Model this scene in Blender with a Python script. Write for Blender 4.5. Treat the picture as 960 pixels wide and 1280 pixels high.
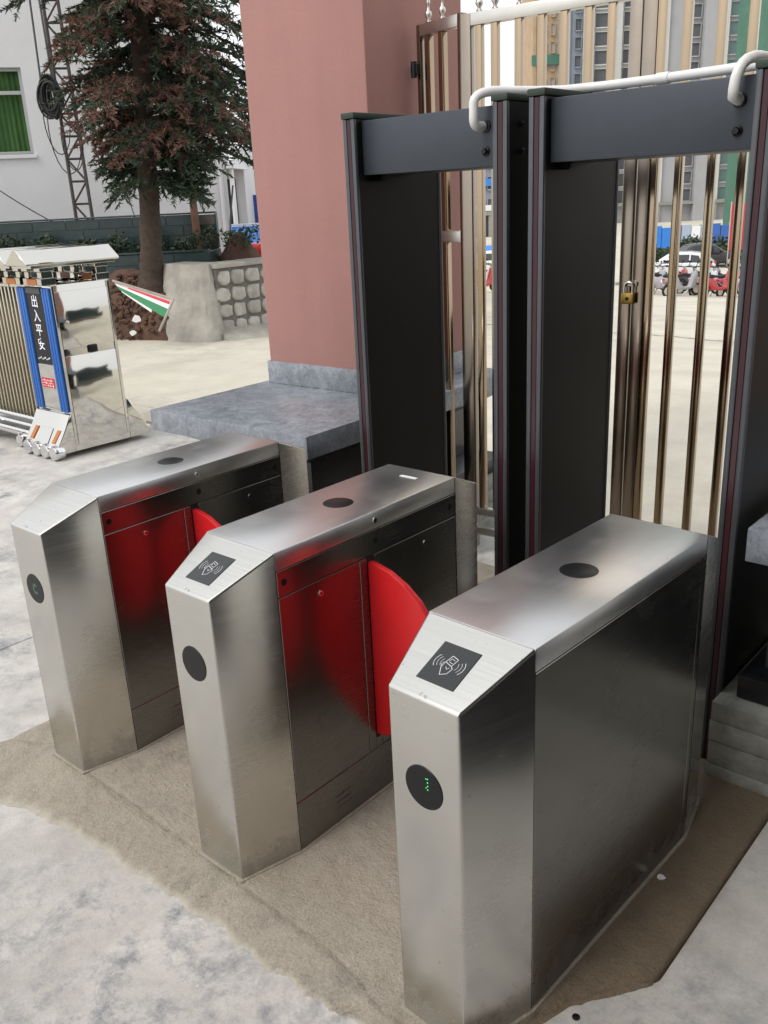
import bpy, bmesh, math, random
from mathutils import Vector, Matrix, Euler
random.seed(7)
for o in list(bpy.data.objects): bpy.data.objects.remove(o)
scene = bpy.context.scene
COL = scene.collection
R = math.radians

# ------------------------------------------------------------------ camera
CAM = Vector((1.8916, -1.2840, 1.9084)); CROT = (1.2302, 0.0452, 0.7162); FPX = 1116.1
cd = bpy.data.cameras.new('camera'); cam = bpy.data.objects.new('camera', cd); COL.objects.link(cam)
cam.location = CAM; cam.rotation_euler = CROT
cd.sensor_fit = 'HORIZONTAL'; cd.sensor_width = 36.0; cd.lens = FPX / 960 * 36.0
cd.clip_start = 0.05; cd.clip_end = 6000
scene.camera = cam
scene.render.resolution_x = 768; scene.render.resolution_y = 1024

# ------------------------------------------------------------------ light
SUN_EL, SUN_AZ = 50.0, 192.0          # compass style: from +Y clockwise
world = bpy.data.worlds.new('World'); scene.world = world; world.use_nodes = True
nt = world.node_tree; nt.nodes.clear()
sky = nt.nodes.new('ShaderNodeTexSky'); sky.sky_type = 'NISHITA'; sky.sun_disc = False
sky.sun_elevation = R(SUN_EL); sky.sun_rotation = R(SUN_AZ); sky.dust_density = 5.0; sky.air_density = 1.0; sky.ozone_density = 1.0
hs = nt.nodes.new('ShaderNodeHueSaturation'); hs.inputs['Saturation'].default_value = 0.30; hs.inputs['Value'].default_value = 1.0
mx = nt.nodes.new('ShaderNodeMixRGB'); mx.inputs[0].default_value = 0.72; mx.inputs[2].default_value = (11.0, 11.3, 11.6, 1)
bg = nt.nodes.new('ShaderNodeBackground'); bg.inputs['Strength'].default_value = 0.11
wo = nt.nodes.new('ShaderNodeOutputWorld')
nt.links.new(sky.outputs[0], hs.inputs['Color']); nt.links.new(hs.outputs[0], mx.inputs[1])
nt.links.new(mx.outputs[0], bg.inputs[0]); nt.links.new(bg.outputs[0], wo.inputs[0])
sl = bpy.data.lights.new('sun', 'SUN'); sl.energy = 1.15; sl.angle = R(18); sl.color = (1.0, 0.96, 0.90)
sun = bpy.data.objects.new('sun', sl); COL.objects.link(sun)
sdir = Vector((math.sin(R(SUN_AZ)) * math.cos(R(SUN_EL)), math.cos(R(SUN_AZ)) * math.cos(R(SUN_EL)), math.sin(R(SUN_EL))))
sun.rotation_euler = (-sdir).to_track_quat('-Z', 'Y').to_euler(); sun.location = (-3, -6, 12)
vs = scene.view_settings; vs.view_transform = 'Standard'; vs.look = 'None'; vs.gamma = 1.0; vs.exposure = 0.28; vs.use_curve_mapping = False

# ------------------------------------------------------------------ pixel helpers (photo 960 x 1280)
RM = Euler(CROT, 'XYZ').to_matrix()
def ray(u, v): return RM @ Vector(((u - 480) / FPX, (640 - v) / FPX, -1.0))
def px(u, v, D): return CAM + D * ray(u, v)                      # point on the pixel's ray at camera depth D
def onz(u, v, z=0): d = ray(u, v); return CAM + d * ((z - CAM.z) / d.z)
def onplane(u, v, p0, n): d = ray(u, v); return CAM + d * ((p0 - CAM).dot(n) / d.dot(n))

# ------------------------------------------------------------------ mesh helpers
class MB:
    def __init__(self): self.bm = bmesh.new()
    def box(self, x0, x1, y0, y1, z0, z1, bev=0.0, seg=2, rot=None):
        r = bmesh.ops.create_cube(self.bm, size=1.0)
        vs_ = r['verts']
        for v in vs_:
            v.co = Vector(((x0 + x1) / 2 + v.co.x * (x1 - x0), (y0 + y1) / 2 + v.co.y * (y1 - y0), (z0 + z1) / 2 + v.co.z * (z1 - z0)))
            if rot: v.co = rot @ v.co
        if bev > 0:
            es = list({e for v in vs_ for e in v.link_edges})
            bmesh.ops.bevel(self.bm, geom=es, offset=bev, segments=seg, affect='EDGES', profile=0.5)
        return self
    def hexa(self, P, bev=0.0, seg=2, skip=()):
        # P: 8 corner points bottom 0-3 (ccw), top 4-7
        v = [self.bm.verts.new(p) for p in P]
        F = [(3, 2, 1, 0), (4, 5, 6, 7), (0, 1, 5, 4), (1, 2, 6, 5), (2, 3, 7, 6), (3, 0, 4, 7)]
        for f in F: self.bm.faces.new([v[i] for i in f])
        if bev > 0:
            es = []
            for e in {e for q in v for e in q.link_edges}:
                a, b = v.index(e.verts[0]), v.index(e.verts[1])
                if (a, b) in skip or (b, a) in skip: continue
                es.append(e)
            bmesh.ops.bevel(self.bm, geom=es, offset=bev, segments=seg, affect='EDGES', profile=0.5)
        return self
    def prism(self, poly, axis, a, b, bev=0.0, seg=1):
        def P(p, t):
            return {'x': (t, p[0], p[1]), 'y': (p[0], t, p[1]), 'z': (p[0], p[1], t)}[axis]
        v0 = [self.bm.verts.new(P(p, a)) for p in poly]; v1 = [self.bm.verts.new(P(p, b)) for p in poly]
        n = len(poly); fs = [self.bm.faces.new(v0), self.bm.faces.new(v1[::-1])]
        for i in range(n): fs.append(self.bm.faces.new((v0[i], v1[i], v1[(i + 1) % n], v0[(i + 1) % n])))
        bmesh.ops.recalc_face_normals(self.bm, faces=fs)
        if bev > 0:
            es = list({e for q in v0 + v1 for e in q.link_edges})
            bmesh.ops.bevel(self.bm, geom=es, offset=bev, segments=seg, affect='EDGES', profile=0.5)
        return self
    def loft(self, rings, caps=True, closed=False):
        vr = [[self.bm.verts.new(p) for p in r] for r in rings]; n = len(vr[0]); fs = []
        m = len(vr)
        for i in range(m if closed else m - 1):
            for j in range(n):
                k = (j + 1) % n
                fs.append(self.bm.faces.new((vr[i][j], vr[i][k], vr[(i + 1) % m][k], vr[(i + 1) % m][j])))
        if caps and not closed:
            fs.append(self.bm.faces.new(vr[0][::-1])); fs.append(self.bm.faces.new(vr[-1]))
        bmesh.ops.recalc_face_normals(self.bm, faces=fs)
        return self
    def tube(self, path, r, n=8, caps=True):
        path = [Vector(p) for p in path]; rings = []; up = None
        for i, p in enumerate(path):
            t = (path[min(i + 1, len(path) - 1)] - path[max(i - 1, 0)])
            if t.length < 1e-9: t = Vector((0, 0, 1))
            t.normalize()
            if up is None:
                up = Vector((0, 0, 1)) if abs(t.z) < .9 else Vector((1, 0, 0))
            s = t.cross(up)
            if s.length < 1e-6: s = t.cross(Vector((0, 1, 0)))
            s.normalize(); up = s.cross(t).normalized()
            rr = r[i] if isinstance(r, (list, tuple)) else r
            rings.append([p + (s * math.cos(2 * math.pi * k / n) + up * math.sin(2 * math.pi * k / n)) * rr for k in range(n)])
        return self.loft(rings, caps)
    def lathe(self, prof, c=(0, 0, 0), n=16, axis='z'):
        c = Vector(c); rings = []
        for (r, z) in prof:
            r = max(r, 1e-4)
            ring = []
            for k in range(n):
                a = 2 * math.pi * k / n; x, y = r * math.cos(a), r * math.sin(a)
                ring.append(c + Vector({'z': (x, y, z), 'x': (z, x, y), 'y': (x, z, y)}[axis]))
            rings.append(ring)
        return self.loft(rings, True)
    def quad(self, a, b, c, d):
        self.bm.faces.new([self.bm.verts.new(p) for p in (a, b, c, d)]); return self
    def poly(self, pts):
        self.bm.faces.new([self.bm.verts.new(p) for p in pts]); return self
    def move(self, M):
        bmesh.ops.transform(self.bm, matrix=M, verts=self.bm.verts); return self
    def mesh(self, name, mat, sharp=35):
        me = bpy.data.meshes.new(name); self.bm.to_mesh(me); self.bm.free()
        if mat: me.materials.append(mat)
        if sharp is not None:
            for p in me.polygons: p.use_smooth = True
            me.set_sharp_from_angle(angle=R(sharp))
        return me
    def build(self, name, mat, parent=None, sharp=35):
        return link(name, self.mesh(name, mat, sharp), parent)
def link(name, me, parent=None):
    o = bpy.data.objects.new(name, me); COL.objects.link(o)
    if parent is not None: o.parent = parent
    return o
def empty(name, loc=(0, 0, 0), rz=0.0):
    o = bpy.data.objects.new(name, None); COL.objects.link(o); o.location = loc; o.rotation_euler = (0, 0, rz); o.empty_display_size = .1
    return o
def tag(o, label=None, cat=None, group=None, kind=None):
    if label: o['label'] = label
    if cat: o['category'] = cat
    if group: o['group'] = group
    if kind: o['kind'] = kind
    return o
def raw(name, verts, faces, mat, parent=None, smooth=False):
    me = bpy.data.meshes.new(name); me.from_pydata(verts, [], faces); me.materials.append(mat)
    if smooth:
        for p in me.polygons: p.use_smooth = True
    return link(name, me, parent)

# ------------------------------------------------------------------ materials
def mat(name):
    m = bpy.data.materials.new(name); m.use_nodes = True
    n = m.node_tree.nodes; b = n['Principled BSDF']
    return m, n, m.node_tree.links, b
def simple(name, col, rough=.5, metal=0.0, spec=.5, noise=0.0, nscale=20, bump=0.0, bscale=60, emit=None, estr=0, coat=0, rnd=0.0):
    m, n, l, b = mat(name)
    b.inputs['Base Color'].default_value = (*col, 1); b.inputs['Roughness'].default_value = rough; b.inputs['Metallic'].default_value = metal
    b.inputs['Specular IOR Level'].default_value = spec; b.inputs['Coat Weight'].default_value = coat
    if emit: b.inputs['Emission Color'].default_value = (*emit, 1); b.inputs['Emission Strength'].default_value = estr
    tc = n.new('ShaderNodeTexCoord')
    src = None
    if noise > 0:
        t = n.new('ShaderNodeTexNoise'); t.inputs['Scale'].default_value = nscale; t.inputs['Detail'].default_value = 6; t.inputs['Roughness'].default_value = .65
        l.new(tc.outputs['Object'], t.inputs['Vector'])
        r = n.new('ShaderNodeValToRGB'); r.color_ramp.elements[0].position = .3; r.color_ramp.elements[1].position = .72
        r.color_ramp.elements[0].color = (*[c * (1 - noise) for c in col], 1); r.color_ramp.elements[1].color = (*[min(1, c * (1 + noise)) for c in col], 1)
        l.new(t.outputs['Fac'], r.inputs[0]); src = r.outputs[0]
        mr = n.new('ShaderNodeMapRange'); mr.inputs['To Min'].default_value = max(0, rough - .08); mr.inputs['To Max'].default_value = min(1, rough + .08)
        l.new(t.outputs['Fac'], mr.inputs[0]); l.new(mr.outputs[0], b.inputs['Roughness'])
    if rnd > 0:
        oi = n.new('ShaderNodeObjectInfo'); h = n.new('ShaderNodeHueSaturation')
        m2 = n.new('ShaderNodeMapRange'); m2.inputs['To Min'].default_value = 1 - rnd; m2.inputs['To Max'].default_value = 1 + rnd
        l.new(oi.outputs['Random'], m2.inputs[0]); l.new(m2.outputs[0], h.inputs['Value'])
        if src: l.new(src, h.inputs['Color'])
        else: h.inputs['Color'].default_value = (*col, 1)
        src = h.outputs[0]
    if src: l.new(src, b.inputs['Base Color'])
    if bump > 0:
        t2 = n.new('ShaderNodeTexNoise'); t2.inputs['Scale'].default_value = bscale; t2.inputs['Detail'].default_value = 5
        l.new(tc.outputs['Object'], t2.inputs['Vector'])
        bp = n.new('ShaderNodeBump'); bp.inputs['Strength'].default_value = bump; bp.inputs['Distance'].default_value = .01
        l.new(t2.outputs['Fac'], bp.inputs['Height']); l.new(bp.outputs[0], b.inputs['Normal'])
    return m
def brushed(name, col, rough, stretch, dirt=True):
    """brushed stainless: fine directional grain, soft hand smudges, a few specks, dirt splashed near the foot"""
    m, n, l, b = mat(name)
    b.inputs['Metallic'].default_value = 1.0
    tc = n.new('ShaderNodeTexCoord'); mp = n.new('ShaderNodeMapping'); mp.inputs['Scale'].default_value = stretch
    l.new(tc.outputs['Object'], mp.inputs[0])
    def noise(s, d, r, vec=None):
        t = n.new('ShaderNodeTexNoise'); t.inputs['Scale'].default_value = s; t.inputs['Detail'].default_value = d; t.inputs['Roughness'].default_value = r
        l.new(vec or tc.outputs['Object'], t.inputs['Vector']); return t
    def mr(src, a0, a1, b0, b1):
        q = n.new('ShaderNodeMapRange'); q.inputs['From Min'].default_value = a0; q.inputs['From Max'].default_value = a1; q.inputs['To Min'].default_value = b0; q.inputs['To Max'].default_value = b1
        l.new(src, q.inputs[0]); return q.outputs[0]
    def mth(op, x, y):
        q = n.new('ShaderNodeMath'); q.operation = op
        for i, v in enumerate((x, y)):
            if isinstance(v, (int, float)): q.inputs[i].default_value = v
            else: l.new(v, q.inputs[i])
        return q.outputs[0]
    grain = noise(1.0, 3, .6, mp.outputs[0]).outputs['Fac']
    smear = noise(6.5, 3, .55).outputs['Fac']; cloud = noise(2.2, 3, .5).outputs['Fac']; speck = noise(55, 2, .5).outputs['Fac']
    rg = mth('ADD', mr(grain, .3, .7, -.025, .025), mr(smear, .54, .72, 0, .05))
    rg = mth('ADD', rg, mr(cloud, .35, .65, rough - .03, rough + .04))
    cv = mth('MULTIPLY', mr(grain, .3, .7, .95, 1.04), mr(smear, .52, .74, 1.0, .955))
    cv = mth('MULTIPLY', cv, mr(speck, .72, .76, 1.0, .72))
    h = n.new('ShaderNodeHueSaturation'); h.inputs['Color'].default_value = (*col, 1); l.new(cv, h.inputs['Value']); last = h.outputs[0]
    if dirt:
        sx = n.new('ShaderNodeSeparateXYZ'); l.new(tc.outputs['Object'], sx.inputs[0])
        zz = mth('ADD', sx.outputs['Z'], mr(noise(16, 6, .7).outputs['Fac'], .3, .7, .07, -.09))
        dk = mr(zz, .0, .08, .42, 0); mm = n.new('ShaderNodeMixRGB'); l.new(dk, mm.inputs[0]); l.new(last, mm.inputs[1]); mm.inputs[2].default_value = (.21, .18, .145, 1); last = mm.outputs[0]
        rg = mth('ADD', rg, mth('MULTIPLY', dk, .35)); l.new(mth('SUBTRACT', 1.0, mth('MULTIPLY', dk, .6)), b.inputs['Metallic'])
    l.new(last, b.inputs['Base Color']); l.new(rg, b.inputs['Roughness'])
    return m
def ground_mat(name, c0, c1, c2, scale, rough=.75, fine=.15, bump=.25, stain_shade=None, bscale=90, spots=True):
    """mottled cement: two tones, dark bluish blotches, fine grain"""
    m, n, l, b = mat(name)
    tc = n.new('ShaderNodeTexCoord')
    def noise(s, d, r=.6, dist=0):
        t = n.new('ShaderNodeTexNoise'); t.inputs['Scale'].default_value = s; t.inputs['Detail'].default_value = d; t.inputs['Roughness'].default_value = r
        t.inputs['Distortion'].default_value = dist
        l.new(tc.outputs['Object'], t.inputs['Vector']); return t
    def ramp(t, p0, p1, a=(0, 0, 0, 1), b_=(1, 1, 1, 1)):
        r = n.new('ShaderNodeValToRGB'); r.color_ramp.elements[0].position = p0; r.color_ramp.elements[1].position = p1
        r.color_ramp.elements[0].color = a; r.color_ramp.elements[1].color = b_; l.new(t.outputs['Fac'], r.inputs[0]); return r
    base = ramp(noise(scale, 10, .72, .1), .36, .64, (*c0, 1), (*c1, 1))
    last = base.outputs[0]
    if spots:
        bl = ramp(noise(scale * 2.1, 12, .80, .12), .47, .63)
        mk = ramp(noise(scale * .45, 3, .5), .36, .62)
        mu = n.new('ShaderNodeMath'); mu.operation = 'MULTIPLY'; l.new(bl.outputs[0], mu.inputs[0]); l.new(mk.outputs[0], mu.inputs[1])
        mm = n.new('ShaderNodeMixRGB'); l.new(mu.outputs[0], mm.inputs[0]); l.new(last, mm.inputs[1]); mm.inputs[2].default_value = (*c2, 1); last = mm.outputs[0]
    g = noise(bscale * 1.3, 6, .8)
    gr = n.new('ShaderNodeMapRange'); gr.inputs['From Min'].default_value = .3; gr.inputs['From Max'].default_value = .7; gr.inputs['To Min'].default_value = 1 - fine; gr.inputs['To Max'].default_value = 1 + fine; l.new(g.outputs['Fac'], gr.inputs[0])
    h = n.new('ShaderNodeHueSaturation'); l.new(gr.outputs[0], h.inputs['Value']); l.new(last, h.inputs['Color']); last = h.outputs[0]
    if stain_shade:
        last = stain_shade(n, l, tc, last)
    l.new(last, b.inputs['Base Color'])
    rr = n.new('ShaderNodeMapRange'); rr.inputs['To Min'].default_value = rough - .12; rr.inputs['To Max'].default_value = min(1, rough + .12)
    l.new(noise(scale * 2, 5).outputs['Fac'], rr.inputs[0]); l.new(rr.outputs[0], b.inputs['Roughness'])
    b.inputs['Specular IOR Level'].default_value = .35
    b1 = n.new('ShaderNodeBump'); b1.inputs['Strength'].default_value = bump; b1.inputs['Distance'].default_value = .006; l.new(noise(bscale, 6, .7).outputs['Fac'], b1.inputs['Height'])
    b2 = n.new('ShaderNodeBump'); b2.inputs['Strength'].default_value = bump * .8; b2.inputs['Distance'].default_value = .03; l.new(noise(scale * 3, 6, .6).outputs['Fac'], b2.inputs['Height'])
    l.new(b1.outputs[0], b2.inputs['Normal']); l.new(b2.outputs[0], b.inputs['Normal'])
    return m

M = {}
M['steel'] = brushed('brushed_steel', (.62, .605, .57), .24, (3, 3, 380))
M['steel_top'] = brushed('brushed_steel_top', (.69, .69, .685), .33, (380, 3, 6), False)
M['steel_side_shaded'] = brushed('brushed_steel_side_shaded', (.235, .23, .218), .24, (3, 3, 380))  # same steel as the cowls, shade of the side faces put into its colour
M['steel_dark'] = simple('steel_core', (.05, .05, .05), .5, .6)
M['chrome'] = simple('chrome', (.75, .75, .76), .12, 1.0)
M['mirror'] = None
M['black'] = simple('black_lens', (.007, .007, .008), .38, 0, .3)
M['black_matte'] = simple('black_matte', (.012, .012, .013), .6)
M['red'] = simple('red_acrylic', (.62, .012, .016), .32, 0, .5, noise=.06, nscale=8)
M['reader'] = simple('reader_window', (.016, .018, .020), .12, 0, .6)
M['white_print'] = simple('white_print', (.75, .76, .78), .5)
M['led_green'] = simple('green_led', (.02, .5, .12), .4, emit=(.05, .9, .25), estr=1.6)
M['led_dim'] = simple('dim_green_lens', (.03, .12, .08), .4)
M['det_side'] = simple('detector_panel', (.0055, .0060, .0058), .42, 0, .30, noise=.25, nscale=3, bump=.02, bscale=4)
M['det_trim'] = simple('detector_trim', (.075, .08, .09), .4, .4, noise=.1, nscale=30)
M['det_strip'] = simple('detector_light_strip', (.040, .007, .012), .30)
M['det_cap'] = simple('detector_cap', (.020, .036, .026), .5, noise=.2, nscale=30)
M['det_cross'] = simple('detector_crosspiece', (.043, .051, .064), .45, .2, noise=.08, nscale=12)
M['pvc'] = simple('white_pvc', (.72, .71, .70), .35, noise=.05, nscale=10)
M['plaster'] = simple('white_plaster', (.62, .62, .63), .9, noise=.07, nscale=.8, bump=.2, bscale=20)
M['bolt'] = simple('black_bolt', (.01, .01, .011), .35, .4)
def pink():
    m = simple('pink_paint', (.36, .185, .162), .85, noise=.06, nscale=1.6, bump=.15, bscale=55)
    n, l = m.node_tree.nodes, m.node_tree.links; b = n['Principled BSDF']; src = b.inputs['Base Color'].links[0].from_socket
    tc = n.new('ShaderNodeTexCoord'); mp = n.new('ShaderNodeMapping'); mp.inputs['Scale'].default_value = (9, 9, .55); l.new(tc.outputs['Object'], mp.inputs[0])
    t = n.new('ShaderNodeTexNoise'); t.inputs['Scale'].default_value = 1; t.inputs['Detail'].default_value = 5; l.new(mp.outputs[0], t.inputs['Vector'])
    r = n.new('ShaderNodeMapRange'); r.inputs['From Min'].default_value = .35; r.inputs['From Max'].default_value = .7; r.inputs['To Min'].default_value = 1.02; r.inputs['To Max'].default_value = .965; l.new(t.outputs['Fac'], r.inputs[0])
    h = n.new('ShaderNodeHueSaturation'); l.new(src, h.inputs['Color']); l.new(r.outputs[0], h.inputs['Value']); l.new(h.outputs[0], b.inputs['Base Color'])
    return m
M['pink'] = pink()
def marble(name, c, v, rough=.28):
    m, n, l, b = mat(name); tc = n.new('ShaderNodeTexCoord')
    t = n.new('ShaderNodeTexNoise'); t.inputs['Scale'].default_value = 14; t.inputs['Detail'].default_value = 10; t.inputs['Roughness'].default_value = .75; t.inputs['Distortion'].default_value = .3
    l.new(tc.outputs['Object'], t.inputs['Vector'])
    r = n.new('ShaderNodeValToRGB'); r.color_ramp.elements[0].position = .33; r.color_ramp.elements[1].position = .70
    r.color_ramp.elements[0].color = (*[a * (1 - v) for a in c], 1); r.color_ramp.elements[1].color = (*[a * (1 + v) for a in c], 1)
    l.new(t.outputs['Fac'], r.inputs[0])
    t2 = n.new('ShaderNodeTexNoise'); t2.inputs['Scale'].default_value = 1.6; t2.inputs['Detail'].default_value = 5; l.new(tc.outputs['Object'], t2.inputs['Vector'])
    mr = n.new('ShaderNodeMapRange'); mr.inputs['From Min'].default_value = .35; mr.inputs['From Max'].default_value = .65; mr.inputs['To Min'].default_value = .85; mr.inputs['To Max'].default_value = 1.15; l.new(t2.outputs['Fac'], mr.inputs[0])
    h = n.new('ShaderNodeHueSaturation'); l.new(r.outputs[0], h.inputs['Color']); l.new(mr.outputs[0], h.inputs['Value']); t3 = n.new('ShaderNodeTexNoise'); t3.inputs['Scale'].default_value = 70; t3.inputs['Detail'].default_value = 5; t3.inputs['Roughness'].default_value = .8; l.new(tc.outputs['Object'], t3.inputs['Vector'])
    m3 = n.new('ShaderNodeMapRange'); m3.inputs['From Min'].default_value = .3; m3.inputs['From Max'].default_value = .7; m3.inputs['To Min'].default_value = .72; m3.inputs['To Max'].default_value = 1.28; l.new(t3.outputs['Fac'], m3.inputs[0])
    h3 = n.new('ShaderNodeHueSaturation'); l.new(h.outputs[0], h3.inputs['Color']); l.new(m3.outputs[0], h3.inputs['Value']); l.new(h3.outputs[0], b.inputs['Base Color'])
    rr = n.new('ShaderNodeMapRange'); rr.inputs['To Min'].default_value = rough - .1; rr.inputs['To Max'].default_value = rough + .22; l.new(t2.outputs['Fac'], rr.inputs[0]); l.new(rr.outputs[0], b.inputs['Roughness'])
    return m
M['marble'] = marble('grey_marble', (.225, .245, .275), .36, .20)
M['marble_dark'] = marble('black_marble', (.012, .013, .015), .7, .25)
M['plinth'] = simple('board_marked_concrete', (.27, .27, .24), .9, noise=.35, nscale=9, bump=.5, bscale=35)
M['floor'] = ground_mat('mottled_concrete', (.40, .38, .35), (.60, .575, .54), (.19, .20, .22), 2.4, rough=.6, fine=.10, bump=.22)
def pad_stain_shade(n, l, tc, last):
    # damp brown patch and painted-in shade on the cement behind the last cabinet, with its own irregular outline
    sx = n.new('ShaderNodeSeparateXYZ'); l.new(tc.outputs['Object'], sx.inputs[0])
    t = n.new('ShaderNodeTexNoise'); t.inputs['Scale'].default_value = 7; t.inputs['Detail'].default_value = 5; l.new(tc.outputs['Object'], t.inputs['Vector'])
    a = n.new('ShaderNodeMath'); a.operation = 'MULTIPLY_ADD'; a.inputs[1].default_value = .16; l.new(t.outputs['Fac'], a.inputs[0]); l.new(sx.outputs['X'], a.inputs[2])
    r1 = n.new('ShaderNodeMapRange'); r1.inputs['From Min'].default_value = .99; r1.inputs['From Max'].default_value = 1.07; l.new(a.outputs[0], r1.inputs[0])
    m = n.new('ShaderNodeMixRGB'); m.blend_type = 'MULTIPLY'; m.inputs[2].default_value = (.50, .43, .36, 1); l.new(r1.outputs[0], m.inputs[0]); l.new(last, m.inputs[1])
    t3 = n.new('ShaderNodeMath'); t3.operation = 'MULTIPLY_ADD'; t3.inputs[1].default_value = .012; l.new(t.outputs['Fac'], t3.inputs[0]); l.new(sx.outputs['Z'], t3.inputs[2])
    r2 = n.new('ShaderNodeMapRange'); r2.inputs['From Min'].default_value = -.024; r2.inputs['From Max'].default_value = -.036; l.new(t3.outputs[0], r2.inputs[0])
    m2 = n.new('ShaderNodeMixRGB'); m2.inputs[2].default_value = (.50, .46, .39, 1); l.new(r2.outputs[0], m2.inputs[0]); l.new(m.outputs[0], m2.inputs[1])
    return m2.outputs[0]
M['pad'] = ground_mat('cement_screed', (.31, .27, .215), (.385, .345, .285), (.22, .195, .16), 2.6, rough=.9, fine=.30, bump=.9, stain_shade=pad_stain_shade, bscale=120)
M['ground'] = ground_mat('pale_concrete', (.50, .46, .38), (.62, .58, .49), (.42, .39, .34), .5, rough=.85, fine=.05, bump=.15, bscale=30)
M['grout'] = ground_mat('pale_joint_sand', (.27, .25, .21), (.34, .31, .27), (.25, .23, .2), 1.5, rough=.95, fine=.05, bump=.2, bscale=40, spots=False)
M['paver'] = simple('cream_paver', (.56, .52, .44), .85, noise=.10, nscale=5, bump=.3, bscale=30, rnd=.07)
M['bar'] = simple('bronze_steel_bar', (.37, .285, .195), .13, 1.0, noise=.05, nscale=4)
M['stile'] = simple('bronze_stile', (.30, .255, .21), .2, 1.0, noise=.06, nscale=6)
M['rail'] = simple('steel_rail', (.62, .60, .56), .32, 1.0, noise=.06, nscale=12)
M['brass'] = simple('brass_lock', (.42, .29, .08), .35, 1.0)
M['soil'] = simple('red_soil', (.095, .050, .032), .95, noise=.45, nscale=5, bump=1.0, bscale=14)
M['stone'] = simple('wall_stone', (.38, .36, .32), .9, noise=.30, nscale=5, bump=.6, bscale=14, rnd=.14)
M['mortar'] = simple('wall_mortar', (.16, .152, .14), .95, noise=.25, nscale=8, bump=.6, bscale=30)
M['buttress'] = simple('rough_cement', (.34, .32, .28), .95, noise=.28, nscale=3, bump=.9, bscale=9)
M['tile_green'] = simple('dark_green_tile', (.022, .043, .043), .35, noise=.3, nscale=6, rnd=.15)
M['bark'] = simple('bark', (.055, .038, .028), .95, noise=.4, nscale=14, bump=1.0, bscale=22)
M['leaf_dark'] = simple('dark_foliage', (.034, .056, .028), .7, noise=.35, nscale=2.0)
M['leaf'] = simple('green_foliage', (.055, .085, .032), .7, noise=.35, nscale=2.0)
M['leaf_grey'] = simple('greyish_foliage', (.075, .095, .075), .8, noise=.35, nscale=1.5)
M['leaf_dead'] = simple('rusty_foliage', (.115, .058, .040), .8, noise=.35, nscale=2.0)
M['rust'] = simple('rusty_iron', (.045, .036, .032), .8, noise=.4, nscale=20)
M['rust_pole'] = simple('rusty_pole', (.17, .085, .05), .8, noise=.3, nscale=8)
M['cable'] = simple('black_cable', (.012, .012, .013), .6)
M['curtain'] = simple('green_curtain', (.045, .115, .028), .85, noise=.2, nscale=5)
M['frame_alu'] = simple('window_frame', (.40, .41, .40), .5, .3)
M['dark_glass'] = simple('dark_glass', (.02, .023, .027), .08, 0, .6)
M['blue_sheet'] = simple('blue_roof_sheet', (.03, .20, .62), .55, noise=.1, nscale=3)
M['blue_paint'] = simple('blue_stripe', (.010, .12, .46), .22, .35, coat=.3)
M['amber'] = simple('amber_reflector', (.45, .13, .02), .35)
M['tyre'] = simple('tyre', (.015, .015, .015), .8)
M['white_paint'] = simple('white_paint', (.75, .76, .77), .35, coat=.3)
M['red_sheet'] = simple('red_print', (.55, .02, .03), .6)
M['green_sheet'] = simple('green_print', (.02, .20, .075), .6)
M['pale_sheet'] = simple('pale_print', (.48, .37, .36), .7, noise=.15, nscale=6)
M['paper'] = simple('paper', (.72, .70, .70), .8)
def mirror_mat():
    m, n, l, b = mat('polished_steel'); b.inputs['Metallic'].default_value = 1; b.inputs['Base Color'].default_value = (.64, .625, .585, 1); b.inputs['Roughness'].default_value = .07
    tc = n.new('ShaderNodeTexCoord'); t = n.new('ShaderNodeTexNoise'); t.inputs['Scale'].default_value = 3.2; t.inputs['Detail'].default_value = 1; l.new(tc.outputs['Object'], t.inputs['Vector'])
    bp = n.new('ShaderNodeBump'); bp.inputs['Strength'].default_value = .35; bp.inputs['Distance'].default_value = .02; l.new(t.outputs['Fac'], bp.inputs['Height']); l.new(bp.outputs[0], b.inputs['Normal'])
    return m
M['mirror'] = mirror_mat()

# ------------------------------------------------------------------ ground
def g(x, y):
    """the street outside falls away from the gate"""
    if y < 6: return -.05
    if y < 10: return -.05 - .085 * (y - 6) ** 2 / 8
    if y < 42: return -.22 - .086 * (y - 10)
    if y < 60: return -2.972 - .05 * (y - 42)
    if y < 160: return -3.872 - .012 * (y - 60)
    return -5.072
xs = [-3000, -900, -300, -120, -70, -45, -30, -22, -16, -12, -9, -6, -3, 0, 3, 6, 9, 14, 22, 40, 80, 200, 600, 2000]
ys = [-2000, -400, -100, -40, -15, -8, -4, 0, 3, 6, 7, 8, 9, 10, 14, 20, 30, 42, 50, 60, 90, 120, 160, 250, 500, 1200, 4000]
V = [(x, y, g(x, y)) for y in ys for x in xs]; nx = len(xs)
F = [(j * nx + i, j * nx + i + 1, (j + 1) * nx + i + 1, (j + 1) * nx + i) for j in range(len(ys) - 1) for i in range(nx - 1)]
tag(raw('ground', V, F, M['ground'], smooth=True), kind='structure')
# near floor: big cast bays with saw-cut joints
ef = empty('entrance_floor', (0, 0, -.05)); tag(ef, kind='structure')
fx = [-13.0, -9.0, -5.5, -2.03, 1.48, 5.0, 8.5, 12.0]; fy = [-9.0, -5.2, -1.7, 3.45]
for i in range(len(fx) - 1):
    for j in range(len(fy) - 1):
        MB().box(fx[i] + .004, fx[i + 1] - .004, fy[j] + .004, fy[j + 1] - .004, -.03, .010, .003, 1).build('floor_slab', M['floor'], ef)
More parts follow.
